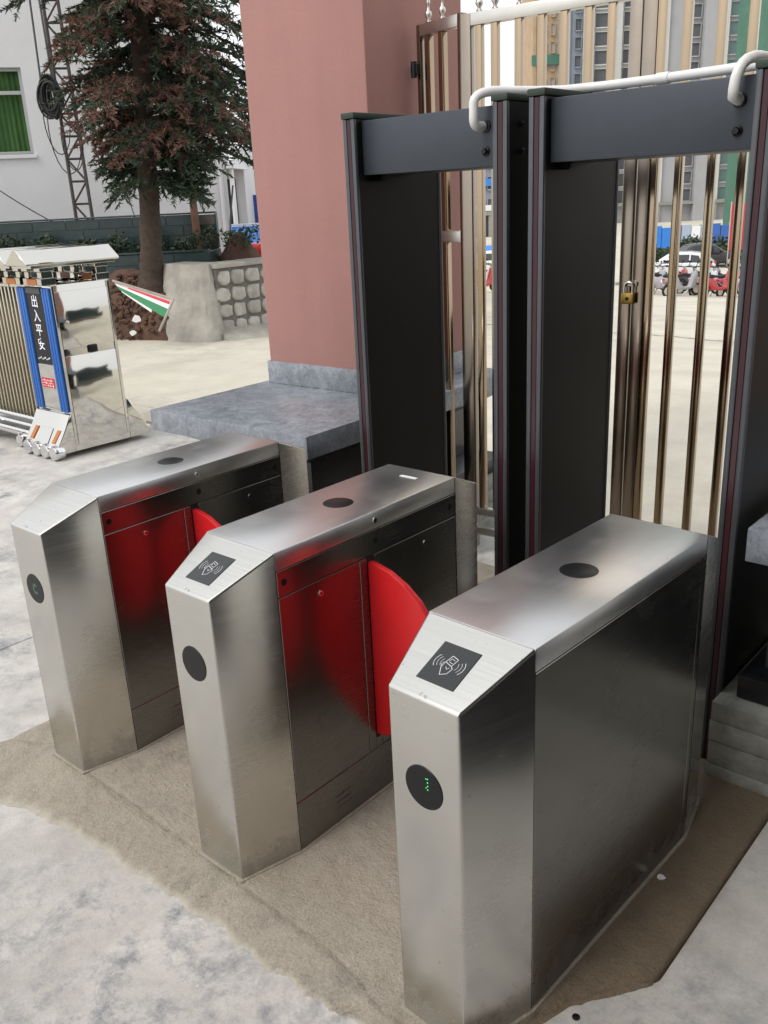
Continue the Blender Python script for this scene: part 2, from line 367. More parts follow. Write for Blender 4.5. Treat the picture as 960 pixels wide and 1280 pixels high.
# stamped paving beyond the sliding gate
pv = raw('plaza', [(-13, 3.46, -.0465), (-2.4, 3.46, -.0465), (-2.4, 7.4, -.12), (-13, 7.4, -.12)], [(0, 1, 2, 3)], M['grout']); tag(pv, kind='structure')
pm = None
tw, th_ = .52, .40
for j in range(9):
    x = -9.9 + (j % 2) * .26
    while x < -2.6:
        zz = -.0465 - .0735 * max(0, (3.5 + j * th_ - 3.46) / 3.94)
        if pm is None: pm = MB().box(-tw / 2 + .010, tw / 2 - .010, -th_ / 2 + .010, th_ / 2 - .010, -.02, .009, .004, 1).mesh('paver', M['paver'])
        o = link('paver', pm, pv); o.location = (x + tw / 2, 3.5 + th_ / 2 + j * th_, zz + random.uniform(-.0015, .0015)); o.rotation_euler = (-.0186, 0, 0)
        x += tw
# raised cement pad with the mortar ramp in front of the cabinets
def pad():
    # the crest (z=0) and toe lines as read from the photograph
    crest = [(-1.20, -.06), (-1.037, .02), (-.90, .012), (-.752, .004), (-.56, .004), (-.383, .0), (-.24, -.004), (-.095, -.010), (.103, -.018), (.28, -.022), (.45, -.028), (.60, -.05), (.72, -.085), (.80, -.075), (.98, -.055), (1.025, .14), (1.10, .29), (1.20, .42)]
    toe = [(-1.30, -.20), (-1.05, -.31), (-.905, -.262), (-.70, -.195), (-.50, -.175), (-.31, -.165), (-.16, -.155), (-.003, -.146), (.15, -.140), (.28, -.142), (.417, -.148), (.53, -.135), (.64, -.125), (.80, -.13), (1.02, -.12), (1.06, .10), (1.13, .245), (1.215, .38)]
    n = len(crest); rows = []
    rnd = random.Random(3)
    def sub(line, z, jit):
        out = []
        for i in range(n - 1):
            for k in range(10):
                t = k / 10; a, b_ = line[i], line[i + 1]
                out.append(Vector((a[0] + (b_[0] - a[0]) * t + rnd.uniform(-jit, jit), a[1] + (b_[1] - a[1]) * t + rnd.uniform(-jit, jit), z)))
        out.append(Vector((*line[-1], z))); return out
    C_ = sub(crest, 0, .003); T_ = sub(toe, -.0445, .004)
    for i, p in enumerate(T_): p.y += .012 * math.sin(i * .45) * math.sin(i * .13 + 1) + .003 * math.sin(i * .83 + .01 * i * i)
    m = len(C_)
    prof = [(0, -.046), (.0, -.040), (.12, -.032), (.35, -.022), (.6, -.013), (.85, -.006), (1.0, -.001)]
    V = []; 
    for (t, z) in prof:
        for i in range(m):
            p = T_[i].lerp(C_[i], t); p.z = z + (rnd.uniform(-.0022, .0022) if 0 < t < 1 else 0); V.append(p)
    # a small ridge of squeezed mortar behind the crest, then the flat pad to the back
    for dy, z0, z1 in ((.006, -.006, -.002), (.014, -.0045, .0), (.03, .0005, .003)):
        for i in range(m):
            p = C_[i].copy(); p.y += dy + rnd.uniform(-.002, .002); p.z = rnd.uniform(z0, z1); V.append(p)
    for yy in (.5, 1.0, 1.7, 2.4):
        for i in range(m):
            x = -1.20 + 2.40 * i / (m - 1); V.append(Vector((x if yy > .6 else (C_[i].x * .5 + x * .5), yy, 0)))
    rows = len(V) // m
    F = [(r * m + i, r * m + i + 1, (r + 1) * m + i + 1, (r + 1) * m + i) for r in range(rows - 1) for i in range(m - 1)]
    # side skirts
    k = len(V)
    for r in range(rows): V.append(Vector((V[r * m].x, V[r * m].y, -.049)))
    for r in range(rows - 1): F.append((r * m, (r + 1) * m, k + r + 1, k + r))
    k = len(V)
    for r in range(rows): V.append(Vector((V[r * m + m - 1].x + .004, V[r * m + m - 1].y, -.049)))
    for r in range(rows - 1): F.append(((r + 1) * m + m - 1, r * m + m - 1, k + r, k + r + 1))
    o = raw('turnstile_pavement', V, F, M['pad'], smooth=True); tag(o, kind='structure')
pad()
# the floor to the right of the pad lies almost flush with it
o = MB().prism([(1.207, .44), (1.14, .33), (1.06, .235), (1.03, .10), (1.02, -.06), (1.06, -.20), (1.3, -.45), (1.55, -.9), (1.6, -6.0), (12, -6.0), (12, 3.4), (1.206, 3.4)], 'z', -.049, -.007, .012, 2).build('side_pavement', M['floor']); tag(o, kind='structure')
# sagging joint line across the forecourt
pts = [(560, 402), (640, 408), (720, 413), (780, 417), (830, 420), (870, 424), (905, 427), (960, 431)]
rr = random.Random(6); V = []; F = []
for i in range(len(pts) - 1):
    for k in range(6):
        t_ = k / 6; u_ = pts[i][0] + (pts[i + 1][0] - pts[i][0]) * t_; v_ = pts[i][1] + (pts[i + 1][1] - pts[i][1]) * t_ + rr.uniform(-.5, .5)
        D_ = 18.0
        for _ in range(60): p = px(u_, v_, D_); D_ += (p.z - g(p.x, p.y)) * 3
        p = px(u_, v_, D_); w_ = rr.uniform(.015, .05); V += [(p.x, p.y - w_, g(p.x, p.y - w_) + .006), (p.x, p.y + w_, g(p.x, p.y + w_) + .006)]
for i in range(len(V) // 2 - 1): F.append((2 * i, 2 * i + 2, 2 * i + 3, 2 * i + 1))
tag(raw('pavement_joint', V, F, M['grout']), kind='structure')
# kerb at the far edge of the forecourt
a, b_ = px(560, 352, 47), px(990, 379, 44)
kd = (b_ - a); kd.z = 0; kd.normalize(); kn = Vector((-kd.y, kd.x, 0))
kerb = empty('kerb'); tag(kerb, kind='structure')
L = (b_ - a).length; nseg = 14
for i in range(nseg):
    p0 = a + kd * (L * i / nseg + .02); p1 = a + kd * (L * (i + 1) / nseg - .02)
    zb = g(p0.x, p0.y); P = []
    for z in (zb - .3, zb + .14):
        for p, s in ((p0, 0), (p1, 0), (p1, .35), (p0, .35)): q = p + kn * s; P.append((q.x, q.y, z))
    MB().hexa(P, .02, 1).build('kerb_stone', M['plinth'], kerb)

# ------------------------------------------------------------------ turnstiles
W, WF, DC, LB, H, HF = .295, .196, .196, 1.0242, 1.0, .9185
LT = LB + DC
def icon(mb, s=1.0):
    """card-in-hand mark with radio arcs, drawn flat in (x, y), about 0.08 wide"""
    def line(pts, w=.0011):
        for a, b_ in zip(pts, pts[1:]):
            a = Vector((*a, 0)); b2 = Vector((*b_, 0)); d = (b2 - a); 
            if d.length < 1e-6: continue
            d.normalize(); n = Vector((-d.y, d.x, 0)) * w / 2; e = d * w * .4
            mb.quad(a - e - n, b2 + e - n, b2 + e + n, a - e + n)
    line([(-.012, .005), (-.006, .025), (.012, .020), (.007, -.001), (-.012, .005)], .0014)
    line([(-.006, .010), (-.003, .018), (.006, .015)]); line([(-.004, .008), (.005, .006)])
    line([(-.012, .005), (-.014, -.010), (-.004, -.030), (.010, -.022), (.014, -.006), (.007, -.001)], .0014)
    line([(-.014, -.010), (-.018, -.004), (-.015, .004)]); line([(-.004, -.006), (.002, -.012), (.006, -.006)])
    for r in (.022, .030, .038):
        for s0 in (0, math.pi):
            line([(r * math.cos(s0 + R(t)) * 1.02, .002 + r * math.sin(s0 + R(t)) * .8) for t in range(-32, 33, 8)], .0013 if r > .03 else .0009)
def turnstile(label, x, y, rz, reader, right_detail, left_flap, right_flap, led):
    t = empty('turnstile', (x, y, 0), rz); tag(t, label, 'turnstile', 'turnstiles at the entrance')
    w, f = W / 2, WF / 2
    core = MB().box(-w + .004, w - .004, DC - .01, LB + .01, .004, .955).build('core', M['steel_dark'], t)
    def cowl(y0, y1):
        s = 1 if y1 > y0 else -1
        P = [(-f, y0, 0), (f, y0, 0), (w, y1, 0), (-w, y1, 0), (-f, y0, HF), (f, y0, HF), (w, y1, H), (-w, y1, H)]
        if s < 0: P = [P[i] for i in (1, 0, 3, 2, 5, 4, 7, 6)]
        mb = MB().hexa(P, .0075, 3, skip=((2, 3), (6, 7), (2, 6), (3, 7)))
        return mb
    fc = cowl(0, DC).build('front_cowl', M['steel'], t)
    rc = cowl(LT, LB).build('rear_cowl', M['steel'], t)
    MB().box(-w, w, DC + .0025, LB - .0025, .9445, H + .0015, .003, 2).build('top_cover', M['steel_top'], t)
    q_ = .008
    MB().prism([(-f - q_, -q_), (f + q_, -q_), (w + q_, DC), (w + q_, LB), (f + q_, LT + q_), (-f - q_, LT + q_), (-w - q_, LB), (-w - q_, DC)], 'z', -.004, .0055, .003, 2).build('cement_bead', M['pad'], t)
    MB().lathe([(.0, .0), (.047, 0), (.049, .0012), (.046, .0025), (.0, .0026)], (0, .606, H + .0005), 40).build('top_sensor_window', M['black'], t)
    if reader and right_detail: MB().box(-.02, .05, .93, .945, H + .0012, H + .0022).build('sticker', M['paper'], t)
    # side panels
    for sgn, det in ((1, right_detail), (-1, True)):
        xa, xb = (w - .005, w) if sgn > 0 else (-w, -w + .005)
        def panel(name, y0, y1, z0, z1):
            return MB().box(xa, xb, y0, y1, z0, z1, .0015, 1).build(name, M['steel_side_shaded'], t)
        def screw(y, z, r, m, name, h=.002):
            xx = w if sgn > 0 else -w
            MB().lathe([(0, 0), (r, 0), (r * .92, h * sgn), (0, h * sgn)], (xx - .0005 * sgn, y, z), 14, 'x').build(name, M[m], t)
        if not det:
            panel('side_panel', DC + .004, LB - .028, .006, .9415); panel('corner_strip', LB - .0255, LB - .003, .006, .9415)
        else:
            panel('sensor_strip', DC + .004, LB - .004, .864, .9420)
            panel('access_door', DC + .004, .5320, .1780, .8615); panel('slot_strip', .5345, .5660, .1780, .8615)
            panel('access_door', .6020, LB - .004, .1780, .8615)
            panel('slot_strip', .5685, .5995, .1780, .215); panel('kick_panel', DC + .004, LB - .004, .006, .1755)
            xx = w - .003 if sgn > 0 else -w - .0005 + .0035 - .0005
            MB().box(min(w - .004, w - .0015) if sgn > 0 else -w + .0015, w - .0015 if sgn > 0 else -w + .004, .5685, .5995, .2165, .8605).build('flap_slot', M['black_matte'], t)
            for yy in (.225, .61, .99): screw(yy, .905, .0115, 'black', 'beam_sensor', .001)
            for yy, zz in ((.362, .82), (.61, .972), (.85, .82)): 
                screw(yy, zz, .0095, 'chrome', 'lock', .004); screw(yy, zz, .004, 'black', 'keyhole', .0045)
            for zz in (.055, .078, .101):
                MB().box((w - .001) if sgn > 0 else -w - .0035, (w + .0035) if sgn > 0 else -w + .001, .365, .43, zz - .004, zz + .003, .0015, 1).build('vent_louvre', M['steel_side_shaded'], t)
    # wings that slide out of the slots
    fl = [(-.03, .846), (.02, .843), (.08, .829), (.14, .800), (.195, .757), (.235, .705), (.258, .640), (.262, .560), (.250, .470), (.215, .385), (.160, .315), (.090, .262), (.03, .232), (-.03, .222)]
    for sgn, on in ((1, right_flap), (-1, left_flap)):
        if on: MB().prism([(sgn * (w + a), b_) for a, b_ in fl], 'y', .5725, .5955, .004, 2).build('flap', M['red'], t, 40)
    # round front indicator
    MB().lathe([(0, .002), (.052, .002), (.0535, 0), (.052, -.0015), (0, -.0016)], (-.002, -.0005, .70), 48, 'y').build('indicator_window', M['black'], t)
    if led == 'dots':
        for zz in (.7, .709, .718, .727):
            MB().lathe([(0, 0), (.0013, 0), (.0012, -.0008), (0, -.001)], (.010, -.0019, zz), 8, 'y').build('indicator_light', M['led_green'], t)
        for dx, zz in ((.0045, .7035), (.0045, .7265)):
            MB().lathe([(0, 0), (.0010, 0), (.0009, -.0008), (0, -.001)], (.010 - dx, -.0019, zz), 8, 'y').build('indicator_light', M['led_green'], t)
    elif led == 'dim':
        MB().prism([(.002 + .016 * math.cos(R(a)), .70 + .020 * math.sin(R(a))) for a in range(40, 330, 15)] + [(.002 + .008 * math.cos(R(a)), .70 + .011 * math.sin(R(a))) for a in range(325, 35, -15)], 'y', -.0024, -.0019).build('indicator_light', M['led_dim'], t)
    if reader:
        # sloping lid: local frame on the slope
        ang = math.atan2(H - HF, DC)
        Ms = Matrix.Translation((0, 0, HF)) @ Matrix.Rotation(ang, 4, 'X')
        rd = MB().box(-.052, .050, .045, .155, -.001, .0016, .0008, 1).move(Ms).build('card_reader', M['reader'], t)
        mb = MB(); icon(mb); mb.move(Ms @ Matrix.Translation((-.001, .100, .0021)))
        mb.build('card_icon', M['white_print'], rd, None)
    return t
turnstile('stainless turnstile beside the grey marble ledge, no card reader on its slope', -.8723, -.0019, .0056, False, True, False, True, 'dim')
turnstile('middle stainless turnstile with red flap and black card reader, no green light', 0, 0, 0, True, True, True, True, 'off')
turnstile('stainless turnstile with plain blank side and green dots on its round window', .8541, -.0406, -.0372, True, False, True, False, 'dots')

# ------------------------------------------------------------------ metal detectors
def detector(label, xl, xr, y, rz):
    """xl, xr: outer left edges of the two uprights in world x"""
    t = empty('metal_detector', (xl, y, 0), rz); tag(t, label, 'metal detector', 'walk-through metal detectors')
    th, dp, Hd = .058, .535, 2.185
    for x0 in (0, xr - xl):
        p = MB().box(x0 + .004, x0 + th - .004, .016, dp - .016, .0, Hd, .002, 1).build('side_panel', M['det_side'], t)
        for yy0, yy1, s in ((0, .018, -1), (dp - .018, dp, 1)):
            MB().box(x0, x0 + .019, yy0, yy1, .0, Hd, .005, 2).build('edge_trim', M['det_trim'], p)
            MB().box(x0 + th - .019, x0 + th, yy0, yy1, .0, Hd, .005, 2).build('edge_trim', M['det_trim'], p)
            MB().box(x0 + .0192, x0 + th - .0192, yy0 + .003, yy1 - .003, .0, Hd - .002, .002, 1).build('light_strip', M['det_strip'], p)
        MB().box(x0 - .004, x0 + th + .004, -.004, dp + .004, Hd, Hd + .022, .004, 2).build('top_cap', M['det_cap'], p)
        # bolts through the panel near the top and the foot
        for zz in (2.03, 2.115, .18):
            for yy in (.10, dp - .10):
                MB().lathe([(0, 0), (.010, 0), (.010, .004), (.006, .007), (0, .007)], (x0 + th - .004, yy, zz), 6, 'x').build('bolt', M['bolt'], p)
                MB().lathe([(0, 0), (.010, 0), (.010, -.004), (.006, -.007), (0, -.007)], (x0 + .004, yy, zz), 6, 'x').build('bolt', M['bolt'], p)
        for yy in (.03, dp - .11):
            MB().box(x0 - .012, x0 + th + .012, yy, yy + .08, .0, .012, .002, 1).build('foot_plate', M['det_trim'], p)
    wd = xr - xl
    cp = MB().box(th - .002, wd + .002, .045, .345, 1.985, 2.178, .003, 2).build('crosspiece', M['det_cross'], t)
    for zz, r in ((2.115, .020), (2.035, .015)):
        MB().lathe([(0, 0), (r, 0), (r, -.006), (r * .7, -.009), (r * .5, -.006), (0, -.006)], (wd - .055, .045, zz), 20, 'y').build('grommet', M['bolt'], cp)
    MB().lathe([(0, 0), (.009, 0), (.009, -.010), (0, -.010)], (wd - .055, .038, 2.035), 6, 'y').build('bolt', M['bolt'], cp)
    for zz in (1.983, 1.983):
        MB().box(th - .002, th + .04, .10, .13, 1.962, 1.986, .004, 1).build('bracket', M['bolt'], cp)
    return t
detector('dark metal detector gate next to the pink pillar', -.632, .048, 1.392, .008)
detector('dark metal detector gate beside the right stone plinth, with a pipe on its top', .192, .908, 1.392, .008)
# white conduit that carries the cable from one detector to the other
def arc(c, a, b_, n=6):
    c, a, b_ = Vector(c), Vector(a), Vector(b_); out = []
    for i in range(n + 1):
        t = i / n; out.append((a * (1 - t) ** 2 + c * 2 * t * (1 - t) + b_ * t * t))
    return out
zc = 2.222
path = [(-.012, 1.43, 2.115)] + arc((-.012, 1.372, 2.113), (-.012, 1.40, 2.113), (-.010, 1.374, 2.150)) + arc((-.008, 1.376, zc), (-.010, 1.374, 2.185), (.03, 1.47, zc)) + \
       [(.085, 1.60, zc), (.15, 1.68, zc), (.30, 1.71, zc), (.50, 1.705, zc), (.70, 1.68, zc)] + arc((.885, 1.64, zc + .002), (.84, 1.65, zc), (.89, 1.55, zc)) + arc((.862, 1.38, 2.225), (.888, 1.47, zc), (.855, 1.385, 2.14)) + [(.853, 1.39, 2.122), (.853, 1.43, 2.115)]
cn = empty('cable_conduit', (0, 0, 0)); tag(cn, 'white plastic conduit bent over the tops of the detector gates', 'pipe')
MB().tube(path, .0155, 12).build('pipe', M['pvc'], cn, 60)
MB().tube([(.478, 1.7055, zc), (.50, 1.705, zc), (.522, 1.7025, zc)], .0185, 12).build('coupling', M['pvc'], cn, 60)

# ------------------------------------------------------------------ gate pillars on stone pedestals
def pedestal(label, x0, x1, y0, y1, rz, shaft, pipe=False, plx=(0, 0), ply=0):
    """x0..x1, y0..y1 slab outline; plx: plinth overhang"""
    t = empty('gate_pillar', (0, 0, 0)); tag(t, label, 'pillar', 'pink gate pillars')
    Mz = Matrix.Translation((x1, y0, 0)) @ Matrix.Rotation(rz, 4, 'Z') @ Matrix.Translation((-x1, -y0, 0))
    def B(name, m, a, b_, c, d, e, f_, bev=.004, par=None):
        return MB().box(a, b_, c, d, e, f_, bev, 2).move(Mz).build(name, M[m], par or t)
    # stepped concrete plinth, board marked
    zc_ = [-.05, .045, .135, .212, .283]
    for i in range(4):
        ins = (.0, .0025, .001, .003)[i]
        B('plinth_course', 'plinth', x0 + plx[0] + ins, x1 + plx[1] - ins, y0 + ply + ins, y1 - ins, zc_[i], zc_[i + 1] - .0015, .003)
    B('base_slab', 'marble_dark', x0 + .015, x1 - .015, y0 - .004, y1 - .05, .2835, .368, .006)
    B('stem', 'marble_dark', x0 + .24, x1 - .24, y0 + .26, y1 - .12, .368, .68, .004)
    # tapered moulding under the slab
    P = [(x0 + .22, y0 + .24, .66), (x1 - .22, y0 + .24, .66), (x1 - .22, y1 - .1, .66), (x0 + .22, y1 - .1, .66), (x0 + .03, y0 + .03, .768), (x1 - .03, y0 + .03, .768), (x1 - .03, y1 - .03, .768), (x0 + .03, y1 - .03, .768)]
    MB().hexa(P, .003, 1).move(Mz).build('moulding', M['marble_dark'], t)
    B('slab', 'marble', x0, x1, y0, y1, .768, .88, .004)
    a, b_, c, d = shaft
    B('skirting', 'marble', a - .012, b_ + .012, c - .012, d + .012, .8805, 1.012, .004)
    B('shaft', 'pink', a, b_, c, d, .9, 5.6, .012)
    if pipe:
        MB().tube([(1.078, 1.50, .37), (1.078, 1.50, .70), (1.09, 1.56, .74)], .011, 10).build('drain_pipe', M['det_trim'], t)
    return t
pedestal('pink pillar with grey marble ledge and skirting', -2.192, -1.026, 1.4517, 3.25, .0338, (-2.125, -1.275, 2.30, 3.13), plx=(-.03, .04), ply=-.06)
pedestal('gate pillar on a concrete plinth beside the turnstile with the blank side', 1.0, 2.18, 1.40, 3.25, 0, (1.26, 2.11, 2.30, 3.13), True, (-.04, .04), -.075)

# ------------------------------------------------------------------ gatehouse added unseen on the right to darken the steel sides and floor
def gatehouse_blocker():
    x0, x1, y0, y1 = 2.30, 6.4, -5.2, .95
    t = empty('gatehouse_blocker', (x0, y0, -.02)); tag(t, 'added unseen dark glazed block with a flat overhanging roof, darkens the turnstiles', 'building')
    w, d = x1 - x0, y1 - y0
    MB().box(0, w, 0, d, 0, .85, .01, 1).build('dado', M['marble_dark'], t)
    MB().box(.12, w - .12, .12, d - .12, .85, 2.75).build('inner_room', M['black_matte'], t)
    n = 6
    for i in range(n + 1):
        y = .0 + (d - .1) * i / n; MB().box(0, .10, y, y + .10, .85, 2.75, .006, 1).build('mullion', M['stile'], t)
    for i in range(n):
        y = (d - .1) * i / n; MB().box(.04, .055, y + .10, y + (d - .1) / n, .85, 2.75).build('pane', M['dark_glass'], t)
    MB().box(.10, w, d - .06, d - .045, .85, 2.75).build('pane', M['dark_glass'], t)
    MB().box(-.95, w + .4, -.4, d + .75, 2.75, 3.15, .01, 1).build('roof', M['det_cross'], t)
gatehouse_blocker()

# ------------------------------------------------------------------ steel gate leaves behind the detectors
SQ = .035
def finial(x, y, z, par):
    MB().lathe([(.012, 0), (.016, .006), (.008, .014), (.010, .02), (.019, .034), (.016, .048), (.008, .055), (.006, .075), (.010, .082), (.012, .09), (.004, .12), (.0, .145)], (x, y, z), 10).build('finial', M['rail'], par, 60)
def leaf(label, p0, ang, length, bars, ztop, zlow, stiles=(.05, .05), mid=None, first_z=None):
    t = empty('gate_leaf', (p0[0], p0[1], 0), ang); tag(t, label, 'gate', 'stainless gate leaves')
    h = .022
    for k, (x, wd) in enumerate(((0, stiles[0]), (length - stiles[1], stiles[1]))):
        z0 = first_z if (k == 0 and first_z) else .02
        MB().box(x, x + wd, -h, h, z0, ztop, .003, 2).build('stile', M['stile'], t)
    xa, xb = stiles[0], length - stiles[1]
    MB().box(xa, xb, -h, h, ztop - .055, ztop, .003, 2).build('rail', M['rail'], t)
    if not first_z:
        for z in zlow: MB().box(xa, xb, -h, h, z, z + .042, .003, 2).build('rail', M['rail'], t)
    else:
        for z in zlow: MB().box(bars[-1], xb, -h, h, z, z + .042, .003, 2).build('rail', M['rail'], t)
    if mid: MB().box(xa, xb, -h, h, mid, mid + .055, .003, 2).build('rail', M['rail'], t)
    for i, x in enumerate(bars):
        segs = []
        lo = first_z if (first_z and i == 0) else (zlow[-1] + .042 if zlow else .05)
        if mid: segs = [(lo, mid), (mid + .055, ztop - .055)]
        else: segs = [(lo, ztop - .055)]
        for z0, z1 in segs: MB().box(x - SQ / 2, x + SQ / 2, -SQ / 2, SQ / 2, z0, z1, .003, 2).build('bar', M['bar'], t)
        finial(x, 0, ztop, t)
    return t
GA = R(6); G0 = Vector((-.905, 2.545, 0)); gd = Vector((math.cos(GA), math.sin(GA), 0)); gn = Vector((-gd.y, gd.x, 0))
def along(u, v=100): return (onplane(u, v, G0 - gn * .0, gn) - G0).dot(gd)
meet = along(803.0)
nleaf = leaf('narrow stainless gate leaf hinged to the pink pillar', (-1.262, 2.665), R(-14), .355, [.075, .185], 2.705, [.10, .215], (.028, .032), mid=1.665, first_z=.885)
leaf('stainless gate leaf between the narrow leaf and the padlock', (G0.x, G0.y), GA, meet - .004, [along(u) for u in (600, 619.5, 649, 677, 705, 735, 763.5)], 2.69, [.10, .215], (.052, .055))
p1 = G0 + gd * (meet + .004); rest = 1.235 - p1.x
leaf('stainless gate leaf reaching from the padlock to the right stone plinth', (p1.x, p1.y), GA, rest / gd.x, [along(u) - meet - .004 for u in (825, 856, 898, 937)] + [.58, .705, .83, .955, 1.08], 2.69, [.10, .215], (.055, .05))
# hinge bracket on the pillar
MB().box(-.012, .03, -.05, -.022, 2.48, 2.53, .004, 1).build('hinge_bracket', M['bolt'], nleaf); MB().lathe([(0, 2.465), (.016, 2.465), (.018, 2.5), (.016, 2.54), (0, 2.54)], (.004, -.045, 0), 10).build('hinge_pin', M['bolt'], nleaf)
# padlock on the meeting stiles
lk = onplane(785, 372, G0 - gn * .045, gn); pl = empty('padlock', lk, GA); tag(pl, 'brass padlock with steel shackle on the meeting gate stiles', 'padlock')
MB().box(-.030, .030, -.014, .014, -.028, .022, .005, 2).build('lock_body', M['brass'], pl)
MB().lathe([(0, -.001), (.009, -.001), (.008, -.003), (0, -.003)], (0, -.014, -.004), 12, 'y').build('keyhole', M['bolt'], pl)
MB().tube([(-.019, 0, .018), (-.019, 0, .05)] + [(-.019 * math.cos(R(a)), 0, .05 + .019 * math.sin(R(a))) for a in range(20, 180, 20)] + [(.019, 0, .05), (.019, 0, .018)], .0048, 8).build('shackle', M['chrome'], pl, 60)
MB().box(-.035, .035, .012, .022, .048, .068, .002, 1).build('hasp', M['stile'], pl)

# ------------------------------------------------------------------ retractable sliding gate
def retract():
    t = empty('retractable_gate', (-4.86, 2.42, -.04)); tag(t, 'polished steel retractable gate with blue stripes and a lettered sign', 'gate')
    x0, x1, y0, y1, zb, zt = -.535, 0, 0, .53, .36, 1.40
    hd = MB().box(x0, x1 - .006, y0 + .006, y1, zb - .02, zt, .008, 2).build('head', M['mirror'], t)
    # end door: two polished panels with a recessed frame and latch
    MB().box(x1 - .006, x1 + .002, .03, .50, .89, 1.345, .004, 2).build('end_panel', M['mirror'], hd)
    MB().box(x1 - .006, x1 + .002, .03, .50, .10, .83, .004, 2).build('end_panel', M['mirror'], hd)
    MB().box(x1 - .006, x1 + .004, .002, .026, .10, 1.395, .003, 1).build('corner_trim', M['mirror'], hd)
    MB().box(x1 - .006, x1 + .004, .504, .528, .10, 1.395, .003, 1).build('corner_trim', M['mirror'], hd)
    MB().box(x1 - .004, x1 + .014, .25, .33, .835, .895, .006, 2).build('latch', M['black'], hd)
    MB().lathe([(0, 0), (.016, 0), (.014, .008), (0, .010)], (x1 + .001, .08, .30), 14, 'x').build('knob', M['rail'], hd)
    MB().lathe([(0, 0), (.016, 0), (.014, .008), (0, .010)], (x1 + .002, .10, 1.10), 14, 'x').build('knob', M['rail'], hd)
    # front: blue ribbed stripes either side of the sign
    for xa in (-.525, -.135):
        st = empty('blue_stripe'); st.parent = t
        for k in range(3):
            MB().box(xa + k * .040, xa + k * .040 + .034, -.016, .006, zb + .01, zt - .02, .010, 3).build('rib', M['blue_paint'], st)
    sp = MB().box(-.395, -.150, -.006, .006, .76, 1.385, .004, 1).build('sign_panel', M['black'], t)
    MB().box(-.385, -.16, -.011, -.005, 1.33, 1.375, .002, 1).build('sign_header', M['det_trim'], sp)
    def text(s, size, x, z, m, par, name, bold=.0):
        cu = bpy.data.curves.new(name, 'FONT'); cu.body = s; cu.size = size; cu.align_x = 'CENTER'; cu.align_y = 'CENTER'; cu.offset = bold
        to = bpy.data.objects.new(name, cu); COL.objects.link(to)
        dg = bpy.context.evaluated_depsgraph_get(); dg.update(); me = bpy.data.meshes.new_from_object(to.evaluated_get(dg))
        bpy.data.objects.remove(to); me.materials.clear(); me.materials.append(M[m])
        me.transform(Matrix.Translation((x, -.0085, z)) @ Matrix.Rotation(R(90), 4, 'X'))
        return link(name, me, par)
    M['led_text'] = simple('led_text', (.55, .55, .62), .5, emit=(.75, .75, .9), estr=.35)
    for k, ch in enumerate('出入平安'):
        text(ch, .105, -.272, 1.262 - k * .115, 'led_text', sp, 'sign_character', .0012)
    rows = MB()
    for k in range(9): rows.box(-.365 + k * .022, -.352 + k * .022, -.0085, -.0065, .795 + (k % 3) * .005, .803 + (k % 3) * .008)
    rows.build('sign_small_print', M['white_print'], sp)
    # polished panel under the sign with a red notice
    lp = MB().box(-.395, -.150, -.004, .006, .385, .757, .003, 1).build('lower_panel', M['mirror'], t)
    rn = MB().box(-.375, -.175, -.0065, -.0045, .560, .640).build('red_notice', M['red_sheet'], lp)
    rr = random.Random(5); mb = MB()
    for k in range(7):
        for q in range(3):
            xx = -.362 + k * .026; zz = .573 + q * .022
            mb.box(xx, xx + rr.uniform(.010, .02), -.0075, -.0068, zz, zz + .006)
            mb.box(xx + rr.uniform(0, .012), xx + .016, -.0078, -.007, zz - .006, zz + .014) if rr.random() < .3 else None
    mb.build('notice_lettering', M['white_print'], rn)
    # flared base on both sides
    prof_f = [(.0, .36), (-.02, .355), (-.075, .25), (-.17, .10), (-.175, .045), (.0, .045)]
    bs = MB().prism(prof_f, 'x', x0, x1, .006, 2).build('base', M['mirror'], t)
    prof_b = [(.53, .40), (.56, .385), (.60, .30), (.70, .20), (.705, .13), (.74, .12), (.745, .045), (.53, .045)]
    MB().prism(prof_b, 'x', x0, x1, .006, 2).build('base', M['mirror'], t)
    MB().box(x0 + .01, x1 - .004, .0, .53, .045, .36, .004, 1).build('base', M['mirror'], t)
    # amber reflectors and centre plate on the sloping base
    d = Vector((0, -.095, -.15)).normalized(); nrm = Vector((0, -.15, .095)).normalized()
    def slope_plate(name, m, xa, xb, s0, s1, skew, par):
        o = Vector((0, -.075, .25)) + nrm * .004; P = []
        for (x, s) in ((xa, s1), (xb, s1), (xb + skew, s0), (xa + skew, s0)): P.append(o + d * s + Vector((x, 0, 0)))
        mb = MB(); mb.hexa([p - nrm * .006 for p in P] + [p + nrm * .002 for p in P], .001, 1); mb.build(name, M[m], par)
    slope_plate('reflector', 'amber', -.47, -.42, .02, .14, .02, bs); slope_plate('reflector', 'amber', -.115, -.065, .02, .14, .02, bs)
    slope_plate('centre_plate', 'mirror', -.36, -.17, .015, .15, .0, bs)
    for k in range(4):
        xx = -.50 + k * .142
        wl = empty('wheel'); wl.parent = t
        MB().lathe([(.046, -.035), (.056, -.035), (.062, -.02), (.062, .045), (.05, .06), (0, .06), (0, -.005), (.044, -.005)], (xx + .035, -.165, .064), 22, 'y').build('hub_cover', M['chrome'], wl, 50)
        MB().lathe([(0, .0), (.043, .0), (.043, -.008), (0, -.010)], (xx + .035, -.172, .064), 18, 'y').build('lamp_lens', M['det_trim'], wl, 50)
        for q in range(4):
            MB().box(-.006, .006, -.004, .0, .008, .036, .002, 1).move(Matrix.Translation((xx + .035, -.183, .064)) @ Matrix.Rotation(q * math.pi / 2 + .5, 4, 'Y')).build('lamp_spoke', M['amber' if q % 2 else 'chrome'], wl)
